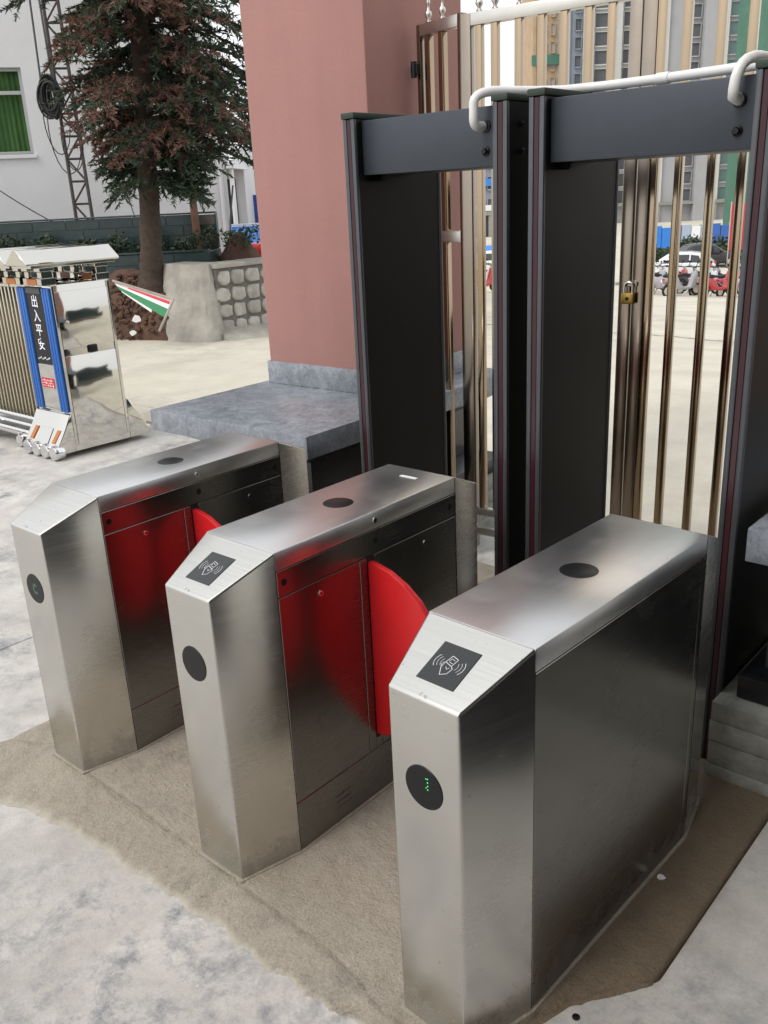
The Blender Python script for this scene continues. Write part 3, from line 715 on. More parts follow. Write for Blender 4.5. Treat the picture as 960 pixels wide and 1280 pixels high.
    # little pavilion roofs on stepped brackets
    for k, xc in enumerate((-.16, -.50, -.84)):
        rf = empty('roof'); rf.parent = t
        MB().prism([(xc - .165, 1.575), (xc - .16, 1.555), (xc + .16, 1.555), (xc + .165, 1.575), (xc + .03, 1.675), (xc - .03, 1.675)], 'y', -.17, .66, .006, 1).build('roof_cap', M['mirror'], rf)
        MB().box(xc - .15, xc + .15, -.13, .62, 1.535, 1.556, .003, 1).build('eave_board', M['mirror'], rf)
        for (yy) in (-.03, .46):
            for xx in (xc - .10, xc + .10):
                MB().box(xx - .04, xx + .04, yy - .03, yy + .10, 1.40, 1.455, .004, 1).build('bracket', M['mirror'], rf)
                MB().box(xx - .03, xx + .03, yy - .015, yy + .085, 1.455, 1.505, .004, 1).build('bracket', M['mirror'], rf)
                MB().box(xx - .042, xx + .042, yy - .03, yy + .10, 1.505, 1.536, .004, 1).build('bracket', M['mirror'], rf)
            MB().box(xc - .075, xc + .075, yy - .034, yy - .028, 1.405, 1.45, .002, 1).build('reflector', M['amber'], rf)
        if k > 0: MB().box(xc - .16, xc + .16, .0, .53, 1.37, 1.40, .004, 1).build('roof_tray', M['mirror'], rf)
    # folded lattice: closely spaced tubes with chrome rollers along the foot
    M['tube'] = simple('satin_tube', (.60, .55, .45), .28, 1.0)
    tm = MB().box(-.011, .011, -.022, .022, .22, 1.37, .004, 2).mesh('lattice_tube', M['tube'])
    rm = MB().tube([(-.03, 0, 0), (.03, 0, 0)], .016, 10).mesh('roller', M['chrome'])
    for i in range(26):
        xx = -.585 - i * .062
        for yy in (.03, .50):
            o = link('lattice_tube', tm, t); o.location = (xx, yy, 0)
        for zz, yy in ((.26, -.03), (.20, -.05), (.14, -.07)):
            o = link('roller', rm, t); o.location = (xx, yy, zz)
    MB().box(-2.2, -.54, -.09, .0, .10, .125, .003, 1).build('foot_rail', M['rail'], t)
    MB().box(-2.2, -.54, .02, .51, .21, .24, .003, 1).build('foot_rail', M['rail'], t)
    for xx in (-.75, -1.35, -1.95):
        MB().lathe([(0, -.02), (.05, -.02), (.055, 0), (.05, .02), (0, .02)], (xx, -.10, .056), 16, 'y').build('castor', M['chrome'], t, 50)
        MB().box(xx - .012, xx + .012, -.115, -.08, .05, .13, .002, 1).build('castor_fork', M['chrome'], t)
retract()

# ------------------------------------------------------------------ stone retaining wall, bank and planter
wc = Vector((-9.26, 7.50, 0))
def stone_wall():
    t = empty('stone_wall', (wc.x, wc.y, -.15)); tag(t, 'rubble stone retaining wall with pale rounded stones and dark mortar', 'wall')
    Lw, hw = 4.2, 1.175
    MB().box(-.45, -.03, .06, Lw, -1.2, hw - .05, .01, 1).build('mortar_bed', M['mortar'], t)
    MB().box(-.48, .02, .05, Lw + .05, hw - .05, hw + .02, .015, 2).build('coping', M['buttress'], t)
    rr = random.Random(11); rows = 4; z = .12
    for r in range(rows):
        hh = (.24, .235, .245, .25)[r]; yy = .04 + rr.uniform(-.04, .05)
        while yy < Lw - .1:
            ww = rr.uniform(.24, .36); n = 9
            pts = []
            for k in range(n):
                a = 2 * math.pi * k / n + rr.uniform(-.12, .12); e = .98 + rr.uniform(-.07, .07)
                cx, cy = math.cos(a), math.sin(a); s = 1 / max(abs(cx), abs(cy)) ** .75
                pts.append((yy + ww / 2 + cx * s * e * (ww / 2 - .015), z + hh / 2 + cy * s * e * (hh / 2 - .012)))
            o1 = rr.uniform(.008, .035)
            mb = MB(); c = (yy + ww / 2, z + hh / 2)
            rings = []
            for f_, xo in ((1.0, -.05), (1.0, -.012), (.93, o1 * .6), (.72, o1), (.3, o1 + .006)):
                rings.append([(xo + rr.uniform(-.004, .004), c[0] + (p[0] - c[0]) * f_, c[1] + (p[1] - c[1]) * f_) for p in pts])
            mb.loft(rings); mb.build('stone', M['stone'], t, 60)
            yy += ww
        z += hh + .004
stone_wall()
# sloping cement apron at its foot
o = MB().hexa([(-9.35, 7.45, -.3), (-8.75, 7.35, -.3), (-8.6, 9.6, -.5), (-9.35, 10.6, -.5), (-9.30, 7.5, .10), (-8.85, 7.42, -.09), (-8.7, 9.5, -.17), (-9.30, 10.5, .03)], .03, 2).build('cement_apron', M['buttress']); tag(o, kind='structure')
# rounded cement end of the wall, with stones half buried under the render
def buttress():
    rr = random.Random(4); rings = []
    foot = [(-10.4, 7.02), (-9.95, 6.93), (-9.55, 6.92), (-9.25, 7.00), (-9.06, 7.14), (-9.02, 7.34), (-9.16, 7.56), (-9.6, 7.95), (-10.4, 7.95)]
    top = [(-10.4, 7.45), (-10.0, 7.38), (-9.75, 7.36), (-9.54, 7.37), (-9.40, 7.40), (-9.33, 7.48), (-9.36, 7.62), (-9.6, 7.85), (-10.4, 7.85)]
    def dense(line):
        out = []
        for i in range(len(line)):
            a, b_ = Vector(line[i]), Vector(line[(i + 1) % len(line)])
            for k in range(4): out.append(a.lerp(b_, k / 4))
        return out
    f_, t_ = dense(foot), dense(top)
    for i in range(9):
        s = i / 8; ss = s ** .8; ring = []
        for k in range(len(f_)):
            p = f_[k].lerp(t_[k], ss); c = Vector((-9.7, 7.6)); dd = (p - c).normalized()
            b2 = .018 * math.sin(k * 1.35 + i * 1.9) * math.sin(i * 1.2 + .6) + rr.uniform(-.015, .015)
            if i == 8: b2 *= .2
            q = p + dd * b2; ring.append((q.x, q.y, -.15 + s * 1.20))
        rings.append(ring)
    o = MB().loft(rings).build('cement_buttress', M['buttress'], None, 60); tag(o, 'rough cement buttress rounding off the end of the stone wall', 'buttress')
buttress()
# red soil bank
def bank():
    rr = random.Random(8); V = []; nx_, ny_ = 40, 26
    for j in range(ny_):
        for i in range(nx_):
            s, q = i / (nx_ - 1), j / (ny_ - 1)
            x = -16.5 + 7.1 * s; base = 6.70 + .05 * (x + 10.7) + .42 * max(0, (x + 10.6) / 1.2) * .8
            y = base + q * 5.0
            hgt = .96 * min(1, q / .16) ** .8 if q > 0 else 0
            n_ = .05 * math.sin(x * 5 + y * 3) + .04 * math.sin(x * 11 - y * 7) + rr.uniform(-.03, .03)
            V.append((x, y, -.09 + hgt + (n_ if 0 < q else 0)))
    F = [(j * nx_ + i, j * nx_ + i + 1, (j + 1) * nx_ + i + 1, (j + 1) * nx_ + i) for j in range(ny_ - 1) for i in range(nx_ - 1)]
    tag(raw('soil_terrain', V, F, M['soil'], smooth=True), kind='structure')
bank()
rr = random.Random(33); mb = MB()
for i in range(420):
    x = rr.uniform(-11.6, -9.95); q = rr.random() ** .7; y = 6.62 + .05 * (x + 10.7) + .34 * max(0, x + 10.6) + q * .95; z = -.08 + .92 * min(1, q * 1.25) ** .8; s_ = rr.uniform(.012, .055)
    mb.lathe([(0, -s_), (s_ * rr.uniform(.7, 1.1), -s_ * .3), (s_ * rr.uniform(.8, 1.2), .3 * s_), (s_ * .5, s_ * .8), (0, s_ * .9)], (x, y, z), 5)
tag(mb.build('soil_clods', M['soil'], None, 10), 'loose soil clods and rubble strewn over the red bank', 'soil', kind='stuff')

# ------------------------------------------------------------------ image-parallel frames for things on the far side
YAW = CROT[2]
EX = Vector((math.cos(YAW), math.sin(YAW), 0)); EY = Vector((-math.sin(YAW), math.cos(YAW), 0))
def frame(name, origin, rz=YAW): return empty(name, origin, rz)
def ongr(u, v):
    D = 20.0
    for _ in range(60):
        p = px(u, v, D); e = p.z - g(p.x, p.y); D += e * 4.0 if abs(e) < 2 else 2 * (1 if e > 0 else -1)
    return px(u, v, D)

# planter: low tiled kerb in front, taller tiled wall behind
def planter(o, rz, label, Lp):
    t = empty('planter', o, rz); tag(t, label, 'planter')
    MB().box(-Lp, -.02, .012, .16, -.3, .33, .004, 1).build('front_wall', M['mortar'], t)
    MB().box(-Lp, -.02, 1.0, 1.15, -.3, .93, .004, 1).build('back_wall', M['mortar'], t)
    MB().box(-.17, -.012, .16, 1.0, -.3, .33, .004, 1).build('end_wall', M['mortar'], t)
    MB().box(-Lp, -.17, .16, 1.0, -.3, .22, 0).build('planter_soil', M['soil'], t)
    tm = MB().box(.004, .596, 0, .012, .004, .176, .004, 1).mesh('tile', M['tile_green'])
    n = int(Lp / .6)
    for i in range(n):
        for k in range(2):
            o = link('tile', tm, t); o.location = (-.6 * (i + 1), -.001, -.01 + .18 * k)
        for k in range(5):
            o = link('tile', tm, t); o.location = (-.6 * (i + 1) + (.3 if k % 2 else 0) - .3, .987, .05 + .18 * k)
    te = MB().box(-.012, 0, .004, .58, .004, .176, .004, 1).mesh('end_tile', M['tile_green'])
    for j in range(2):
        for k in range(2):
            o = link('end_tile', te, t); o.location = (.001, .0 + .58 * j, -.01 + .18 * k)
    cm = MB().box(-.6, -.004, -.02, .19, 0, .03, .008, 1).mesh('coping_tile', M['tile_green'])
    for i in range(n):
        o = link('coping_tile', cm, t); o.location = (-.6 * i, 0, .351)
        o = link('coping_tile', cm, t); o.location = (-.6 * i, .985, .952)
    te2 = MB().box(-.02, -.001, .98, 1.16, .36, .95, .004, 1).build('end_tile', M['tile_green'], t)
    return t
_p = px(262, 322, 15.2); PLT = planter(Vector((_p.x, _p.y, .80)), YAW, 'long dark green tiled planter with a low front and taller back wall', 9.0)
planter(Vector((2.6, 4.6, .28)), R(-90), 'added unseen dark green tiled planter reflected in the sliding gate', 6.0)  # out of view, added so the polished end panel has something to reflect

# ------------------------------------------------------------------ vegetation helpers
def leaf_cloud(V, F, c, rad, n, size, rr, squash=1.0, asp=.5, shell=.0):
    for _ in range(n):
        while True:
            d = Vector((rr.uniform(-1, 1), rr.uniform(-1, 1), rr.uniform(-1, 1)))
            if d.length <= 1 and d.length > shell: break
        p = Vector(c) + Vector((d.x * rad, d.y * rad, d.z * rad * squash))
        a = Vector((rr.gauss(0, 1), rr.gauss(0, 1), rr.gauss(0, 1))).normalized(); b_ = a.cross(Vector((rr.gauss(0, 1), rr.gauss(0, 1), rr.gauss(0, 1)))).normalized()
        s = size * rr.uniform(.6, 1.3); i = len(V)
        V += [p - a * s * .5, p + b_ * s * asp * .5, p + a * s * .5, p - b_ * s * asp * .5]; F.append((i, i + 1, i + 2, i + 3))
def shrub(name, label, cat, group, base, h, r, m, n, size, seed, stem=True):
    rr = random.Random(seed); t = empty(name, base); tag(t, label, cat, group)
    V, F = [], []
    k = 7
    for i in range(k):
        a = rr.uniform(0, 6.28); q = rr.uniform(.1, .65) * r
        leaf_cloud(V, F, (q * math.cos(a), q * math.sin(a), h * rr.uniform(.3, .8)), r * rr.uniform(.4, .62), n // k, size, rr, .8 * h / r / 1.4, .5)
    raw('foliage', V, F, m, t)
    if stem:
        mb = MB()
        for i in range(4):
            a = rr.uniform(0, 6.28); mb.tube([(0, 0, -.1), (.3 * r * math.cos(a), .3 * r * math.sin(a), h * .5), (.5 * r * math.cos(a), .5 * r * math.sin(a), h * .8)], [.02 * h, .014 * h, .006 * h], 5)
        mb.build('stem', M['bark'], t)
    return t
for i in range(11):
    p = PLT.matrix_basis @ Vector((-.45 - i * .62, .55 + .1 * math.sin(i * 2.1), .2))
    shrub('planter_shrub', 'small dark shrub growing in the tiled planter', 'shrub', 'shrubs in the planter', p, .50 + .08 * math.sin(i * 1.7), .34, M['leaf_dark'], 420, .09, 40 + i)

# conifer with a rusty dead side
def conifer():
    base = px(189, 345, 14.2); base.z -= .10
    t = empty('conifer_tree', base); tag(t, 'tall conifer with drooping branches, half of its needles rusty brown', 'tree')
    rr = random.Random(21)
    tp = [(0, 0, -.2), (0, 0, .05), (.02, .0, .5), (.0, .02, 1.2), (-.02, .0, 2.0), (-.04, .02, 3.0), (-.05, .0, 4.0), (-.08, .0, 5.5), (-.10, 0, 7.2), (-.1, 0, 9.0)]
    lean = EX * .085
    tp = [tuple(Vector(p) + lean * max(0, p[2])) for p in tp]
    tr = [.27, .205, .17, .155, .145, .135, .12, .09, .06, .015]
    pts, rad = [], []
    for i in range(len(tp) - 1):
        for k in range(8):
            s = k / 8; pts.append(Vector(tp[i]).lerp(Vector(tp[i + 1]), s)); rad.append((tr[i] * (1 - s) + tr[i + 1] * s) * (1 + rr.uniform(-.035, .045)))
    pts.append(Vector(tp[-1])); rad.append(tr[-1])
    trunk = MB().tube(pts, rad, 14).build('trunk', M['bark'], t, 70)
    G, GF, Dd, DF = [], [], [], []; limb = MB()
    camdir = (CAM - base); camdir.z = 0; camdir.normalize(); left = -EX
    z = 1.5
    while z < 8.6:
        nb = 4 if z < 2.0 else 7
        for k in range(nb + (2 if z < 2.5 else 0)):
            az = rr.uniform(0, 6.283) if k < nb else YAW + rr.uniform(-.7, .5); d = Vector((math.cos(az), math.sin(az), 0))
            prof = 1.05 if z < 2.0 else (1.5 if z < 2.6 else 2.15 * max(.15, (9.0 - z) / 5.6))
            ln = min(prof, 2.15) * rr.uniform(.70, 1.08) * (1.25 if k >= nb else 1)
            if z < 4.3 and d.dot(left) > .2: ln *= 1 - .48 * d.dot(left)
            z0 = z + rr.uniform(-.12, .12); s0 = Vector((-.03, 0, z0)) + lean * z0
            path = [s0 + d * (ln * q) + Vector((0, 0, ln * (.10 * math.sin(q * 2.2) - .30 * q * q))) + Vector((rr.uniform(-.03, .03), rr.uniform(-.03, .03), rr.uniform(-.02, .02))) for q in [i / 8 for i in range(9)]]
            limb.tube(path, [.030 * (1 - i / 9) + .005 for i in range(9)], 5)
            brown = d.dot(left) * .30 + d.dot(camdir) * .95 + rr.gauss(0, .22) > .42 and 2.0 < z0 < 5.4
            nt_ = int(13 + ln * 8)
            for j in range(nt_):
                q = .16 + .84 * (j + rr.random()) / nt_; i = min(7, int(q * 8)); p = path[i].lerp(path[i + 1], q * 8 - i)
                side = d.cross(Vector((0, 0, 1))) * (1 if j % 2 else -1)
                td = (d * rr.uniform(.45, 1.0) + side * rr.uniform(.35, 1.0) + Vector((0, 0, rr.uniform(-.75, .15)))).normalized()
                tl = rr.uniform(.30, .60) * (1.05 - .45 * q)
                br = brown if rr.random() > .38 else (not brown and 1.9 < z0 < 5.2 and rr.random() < .5)
                VV, FF = (Dd, DF) if br else (G, GF)
                nn = int(34 * tl / .4)
                for m_ in range(nn):
                    s = (m_ + rr.random()) / nn; c = p + td * (tl * s) + Vector((0, 0, -.12 * s * s * tl))
                    nd = (td * rr.uniform(.5, .9) + Vector((rr.gauss(0, .55), rr.gauss(0, .55), rr.gauss(0, .45)))).normalized()
                    w = nd.cross(Vector((rr.gauss(0, 1), rr.gauss(0, 1), rr.gauss(0, 1)))).normalized() * rr.uniform(.011, .020)
                    l_ = rr.uniform(.06, .115); i0 = len(VV); VV += [c - w, c + w, c + nd * l_]; FF.append((i0, i0 + 1, i0 + 2))
        z += .20
    limb.build('limbs', M['bark'], t)
    cr = raw('crown', G, GF, M['leaf_dark'], t); cd_ = raw('dead_crown', Dd, DF, M['leaf_dead'], t); cd_['label'] = 'rusty brown dead needles'
conifer()

# ------------------------------------------------------------------ fallen board and litter on the bank
def board():
    t = empty('fallen_board', px(180, 372, 13.0)); tag(t, 'broken display board with green, white and pink stripes lying on the soil', 'board'); o = t.location
    TL, TR, BR_, BL = px(141, 351, 13.25), px(217, 374, 12.75), px(207, 399, 12.72), px(150, 363, 13.2)
    nrm = (TR - TL).cross(BL - TL).normalized()
    if nrm.dot(CAM - TL) < 0: nrm = -nrm
    def P(a, b_, s0, s1): return TL.lerp(TR, a).lerp(BL.lerp(BR_, a), b_)
    def strip(name, m, b0, b1, a0=.0, a1=1.0, off=0):
        mb = MB(); q = [P(a0, b0, 0, 0), P(a1, b0, 0, 0), P(a1, b1, 0, 0), P(a0, b1, 0, 0)]
        mb.hexa([p - o + nrm * (off - .012) for p in q] + [p - o + nrm * off for p in q]); mb.build(name, M[m], t)
    strip('pink_stripe', 'pale_sheet', 0, .30); strip('red_stripe', 'red_sheet', .16, .30, .25, .96, .004); strip('white_stripe', 'paper', .30, .52); strip('green_stripe', 'green_sheet', .52, .96); strip('torn_edge', 'paper', .96, 1.12, .03, .7)
    e = px(199, 414, 12.6)
    MB().tube([TL - o, TR - o], .018, 8).build('frame_rail', M['buttress'], t); MB().tube([TR - o, e - o], .018, 8).build('frame_rail', M['buttress'], t)
board()
def scrap(label, p, s, seed, m='paper', nrm=Vector((0, 0, 1))):
    rr = random.Random(seed); t = MB(); q = nrm.to_track_quat('Z', 'Y').to_matrix()
    ring = [q @ Vector((s * math.cos(a) * rr.uniform(.7, 1.2), s * .8 * math.sin(a) * rr.uniform(.7, 1.2), rr.uniform(0, s * .15))) for a in [i * 6.283 / 7 for i in range(7)]]
    t.loft([[v for v in ring], [v + nrm * .0025 for v in ring]]); o = t.build('paper_scrap', M[m]); o.location = p; tag(o, label, 'litter', 'scraps of litter'); return o
scrap('pale pink paper scrap lying on the red soil bank', px(171, 399, 13.0), .075, 1, nrm=(CAM - px(171, 399, 13)).normalized())
scrap('thin pale chip at the foot of the red soil bank', px(166, 416, 12.85), .05, 2, nrm=(CAM - px(171, 399, 13)).normalized())
scrap('tiny white paper scrap on the brown cement beside the blank side panel', Vector((1.06, .769, .002)), .013, 3)
o = MB().lathe([(0, 0), (.0095, 0), (.0095, .004), (.006, .0055), (.005, .003), (0, .003)], (1.10, .21, -.008), 14).build('floor_bolt', M['bolt']); tag(o, 'dark bolt head sunk in the pale mortar in front of the blank side', 'bolt')
# small pebbles of loose mortar along the ramp
rr = random.Random(12); mb = MB()
for i in range(90):
    x = rr.uniform(-1.1, 1.15); y = rr.uniform(-.13, -.05) if rr.random() < .7 else rr.uniform(-.05, 1.0); s = rr.uniform(.001, .0028)
    z = -.039 + (.0 if y < -.18 else .0) if y < -.15 else (-.004 if y > 0 else -.02)
    mb.lathe([(0, -s), (s * .9, -s * .3), (s, .2 * s), (s * .6, s * .7), (0, s * .8)], (x, y, max(z, -.038) + s * .4), 5)
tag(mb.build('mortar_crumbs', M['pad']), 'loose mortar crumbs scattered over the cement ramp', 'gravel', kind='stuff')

# ------------------------------------------------------------------ white building
def building():
    Pr, Pl = px(291, 300, 20.0), px(-70, 300, 18.4)
    e = (Pr - Pl); e.z = 0; Lw = e.length + 6; e.normalize(); rz = math.atan2(e.y, e.x); n = Vector((-e.y, e.x, 0))
    t = empty('white_building', (Pr.x, Pr.y, -.1), rz); tag(t, 'white rendered building with a green-curtained window behind the conifer', 'building')
    def loc(u, v): q = onplane(u, v, Vector((Pr.x, Pr.y, 0)), n) - Vector((Pr.x, Pr.y, -.1)); return q.dot(e), q.z
    x1, z0 = loc(43, 193); _, z1 = loc(30, 84); x0 = x1 - 1.7; Hb = 11
    def wl(a, b_, c, d): MB().box(a, b_, 0, .3, c, d).build('wall', M['plaster'], t)
    wl(-Lw, x0, 0, Hb); wl(x1, 0, 0, Hb); wl(x0, x1, 0, z0); wl(x0, x1, z1, Hb)
    MB().box(-.3, -.002, .302, 8, 0, Hb).build('side_wall', M['plaster'], t)
    MB().box(-Lw, -.3, 7.7, 8, 0, Hb).build('back_wall', M['plaster'], t)
    MB().box(-Lw - .2, .15, -.25, 8.2, Hb, Hb + .3, .02, 1).build('roof', M['plaster'], t)
    w = empty('window', (0, 0, 0)); w.parent = t
    for a, b_, c, d in ((x0, x0 + .06, z0, z1), (x1 - .07, x1, z0, z1), (x0 + .06, x1 - .07, z0, z0 + .07), (x0 + .06, x1 - .07, z1 - .06, z1), (x0 + .06, x1 - .07, z0 + (z1 - z0) * .70, z0 + (z1 - z0) * .70 + .07), ((x0 + x1) / 2 - .03, (x0 + x1) / 2 + .03, z0 + .07, z0 + (z1 - z0) * .70)):
        MB().box(a, b_, .10, .16, c, d, .004, 1).build('window_frame', M['frame_alu'], w)
    mb = MB(); k = 60
    V = []; F = []
    for i in range(k + 1):
        x = x0 + .05 + (x1 - x0 - .1) * i / k; y = .25 + .025 * math.sin(i * 1.7) + .01 * math.sin(i * .6)
        V += [(x, y, z0 + .02), (x, y + .006, z1 - .02)]
        if i: F.append((2 * i - 2, 2 * i, 2 * i + 1, 2 * i - 1))
    raw('curtain', V, F, M['curtain'], w, True)
    MB().box(x0 - .05, x1 + .05, -.05, .10, z0 - .07, z0, .005, 1).build('window_sill', M['plaster'], w)
    for ua, ub, va, vb in ((-30, 60, 286, 296), (201, 243, 275, 290)):
        a, zt = loc(ua, va); b_, zb = loc(ub, vb)
        MB().box(a, b_, -.02, .04, zb - .1, zt, .004, 1).build('vent_window', M['dark_glass'], t)
    a, zt = loc(289, 190)
    MB().tube([(-.14, -.05, .6), (-.14, -.05, 6.5)], .045, 8).build('downpipe', M['plaster'], t)
    return t, loc
building()
# steel lattice mast in front of the wall with a coil of cable
def mast():
    A0, A1, B0, B1 = px(99, 296, 16.9), px(120, 296, 16.9), px(53, 0, 16.9), px(72, 0, 16.9)
    o = (A0 + A1) / 2; t = empty('lattice_mast', (o.x, o.y, .8)); o = t.location; tag(t, 'slim rusty lattice ladder mast leaning against the white wall', 'mast')
    back = EY * .26
    A0.z = .8; A1.z = .8
    rails = []
    for a, b_ in ((A0, B0), (A1, B1)):
        b2 = a + (b_ - a) * 1.25; MB().tube([a - o, b2 - o], .036, 6).build('rail', M['rust'], t); rails.append((a, b2))
    n = 15
    for i in range(n):
        s0, s1 = i / n, (i + 1) / n
        for p, q in ((0, 1),):
            a0 = rails[p][0].lerp(rails[p][1], s0); b0 = rails[q][0].lerp(rails[q][1], s0); a1 = rails[p][0].lerp(rails[p][1], s1); b1 = rails[q][0].lerp(rails[q][1], s1)
            MB().tube([a0 - o, b0 - o], .024, 6).build('rung', M['rust'], t)
            MB().tube([(a0 if i % 2 else b0) - o, (b1 if i % 2 else a1) - o], .020, 6).build('brace', M['rust'], t)
    # cable coil hung on it
    c = px(63, 122, 16.6); t2 = empty('cable_coil', c); tag(t2, 'tangled black cable coil hanging on the lattice mast', 'cable'); rr = random.Random(3)
    mb = MB()
    for i in range(26):
        a0 = rr.uniform(.06, .20); b0 = rr.uniform(.24, .34); cx = rr.uniform(-.04, .04); cz = rr.uniform(-.05, .05); yy = rr.uniform(-.1, .1)
        mb.tube([EX * (cx + a0 * math.cos(R(q))) + EY * yy + Vector((0, 0, cz + b0 * math.sin(R(q)))) for q in range(0, 361, 20)], .020, 5, False)
    mb.build('coil', M['cable'], t2, 60)
    mb = MB()
    for i in range(3):
        a0 = (.34, .42, .28)[i]; b0 = (.85, 1.05, .7)[i]
        mb.tube([EX * (.05 + .10 * i + a0 * math.cos(R(q)) * .7) + EY * (.05 * i) + Vector((0, 0, -.35 - .2 * i + b0 * math.sin(R(q)) * .75)) for q in range(0, 361, 15)], .010, 5, False)
    mb.build('loose_loops', M['cable'], t2, 60)
mast()
def wire(label, pts, r=.012, name='overhead_wire'):
    o = pts[0]; mb = MB(); mb.tube([p - o for p in pts], r, 5); w = mb.build(name, M['cable']); w.location = o; tag(w, label, 'wire', 'wires by the white building')
def sag(a, b_, s, n=12): return [a.lerp(b_, i / n) - Vector((0, 0, s * 4 * (i / n) * (1 - i / n))) for i in range(n + 1)]
wire('thin dark wire slanting down the white wall left of the mast', sag(px(-20, 225, 17.2), px(95, 292, 17.0), .05))
wire('dark wire running beside the conifer trunk on the white wall', sag(px(150, 215, 17.6), px(173, 285, 17.4), .0), .010)
wire('dark wire stretched from the building corner to the pink pillar, upper of two', sag(px(262, 128, 18), px(346, 165, 19), .1))
wire('dark wire stretched from the building corner to the pink pillar, lower of two', sag(px(262, 142, 18), px(346, 172, 19), .1))
for k, (u0, v0, u1, v1) in enumerate(((33, 0, 52, 110), (44, 0, 66, 105))):
    wire(('slack black cable dropping into the coil on the mast, outer strand', 'slack black cable dropping into the coil on the mast, inner strand')[k], sag(px(u0, v0 - 30, 16.6), px(u1, v1, 16.6), .03), .02)
p = px(250, 321, 15.8); o = MB().tube([Vector((0, 0, -.4)), px(241, 250, 15.8) - p], [.075, .065], 12).build('rusty_pole', M['rust_pole']); o.location = p; tag(o, 'short rusty brown pole standing in the planter end', 'pole')
wire('dark hose running down the building corner to the soil heap', [px(291, 232, 19.2), px(288, 275, 18.8), px(288, 296, 18.0), px(295, 308, 17.0), px(310, 325, 15.5)], .02, 'hose')

# ------------------------------------------------------------------ beyond the stone wall
def heap():
    c = px(300, 318, 16.0); t = empty('soil_heap', (c.x, c.y, .55)); tag(t, 'heap of brown soil and weeds on the bank behind the stone wall', 'soil'); rr = random.Random(9)
    rings = []
    for i in range(6):
        s = i / 5; rings.append([(math.cos(a) * (.75 * (1 - s) + .08) * (1 + rr.uniform(-.12, .12)), math.sin(a) * (.6 * (1 - s) + .06) * (1 + rr.uniform(-.12, .12)), s * .85 + rr.uniform(-.03, .03)) for a in [k * 6.283 / 14 for k in range(14)]])
    MB().loft(rings).build('soil', M['soil'], t, 80)
    V, F = [], []
    for i in range(9): leaf_cloud(V, F, (rr.uniform(-.5, .4), rr.uniform(-.3, .3), rr.uniform(.62, .85)), .17, 46, .09, rr)
    raw('weeds', V, F, M['leaf'], t)['kind'] = 'stuff'
heap()
c = px(331, 318, 17.0); c.z -= .33
o = MB().lathe([(0, 0), (.27, 0), (.30, .05), (.31, .2), (.29, .22), (.31, .25), (.30, .48), (.27, .54), (.10, .56), (0, .56)], (0, 0, 0), 24).build('red_barrel', simple('red_plastic', (.62, .05, .045), .4), None, 50); o.location = c; tag(o, 'red plastic barrel behind the stone wall by the pink pillar', 'barrel')
TP = [(-40, 8.2, .72), (-9.5, 7.75, .9), (-9.5, 11.6, .9), (-17, 20, .5), (-40, 30, .2)]
o = raw('back_terrain', TP + [(x, y, -6) for x, y, z in TP], [(0, 1, 2, 3, 4)] + [(i, i + 5, (i + 1) % 5 + 5, (i + 1) % 5) for i in range(5)], M['soil']); tag(o, kind='structure')
def shed():
    a = px(290, 310, 27); o = Vector((a.x, a.y, g(a.x, a.y))); t = frame('blue_shed', o); tag(t, 'low shed with a bright blue corrugated sheet roof', 'shed')
    z0 = px(300, 308, 27).z - o.z; z1 = px(300, 284, 28.2).z - o.z
    MB().box(-.6, 3.0, .15, 3.5, 0, z0).build('wall', M['plaster'], t)
    mb = MB(); n = 26
    for i in range(n):
        x = -.75 + 3.9 * i / n; x2 = -.75 + 3.9 * (i + 1) / n; dz = .03 if i % 2 else 0
        mb.hexa([(x, -.1, z0 + dz - .02), (x2, -.1, z0 + dz - .02), (x2, 1.5, z1 + dz - .02), (x, 1.5, z1 + dz - .02), (x, -.1, z0 + dz), (x2, -.1, z0 + dz), (x2, 1.5, z1 + dz), (x, 1.5, z1 + dz)])
    mb.build('roof', M['blue_sheet'], t)
    MB().box(-.75, 3.15, 1.46, 1.56, z1 + .0, z1 + .10, .01, 1).build('ridge_cap', M['white_paint'], t)
shed()
def porch():
    a = px(288, 300, 34); o = Vector((a.x, a.y, g(a.x, a.y))); t = frame('porch_building', o); tag(t, 'white porch with slim round posts and a flat roof beyond the blue shed', 'building')
    zr = px(295, 212, 34).z - o.z; zt = px(295, 202, 34).z - o.z
    MB().box(-2, .45, 2.0, 5, 0, zt + .5).build('wall', M['plaster'], t)
    MB().hexa([(-2, -.3, zr), (.40, -.3, zr), (.62, 2.0, zr), (-2, 2, zr), (-2, -.3, zr + .22), (.45, -.3, zr + .22), (.15, 2.0, zt + .6), (-2, 2.0, zt + .6)], .02, 1).build('roof', M['plaster'], t)
    for x in (.28, 1.30): MB().tube([(x, 0, 0), (x, 0, zr + (0 if x < .5 else -1.8))], .09, 10).build('post', M['white_paint'], t)
    MB().box(-2, .3, -.05, .05, zr - 2.4, zr - 2.3).build('rail', M['white_paint'], t)
    MB().box(-1.6, .1, 1.94, 1.99, .6, zr - .3).build('window', M['dark_glass'], t)
    MB().box(.40, 3.2, 4.0, 4.2, 0, 3.4).build('blue_hoarding', simple('deep_blue_sheet', (.03, .06, .30), .6, noise=.3, nscale=3), t)
porch()
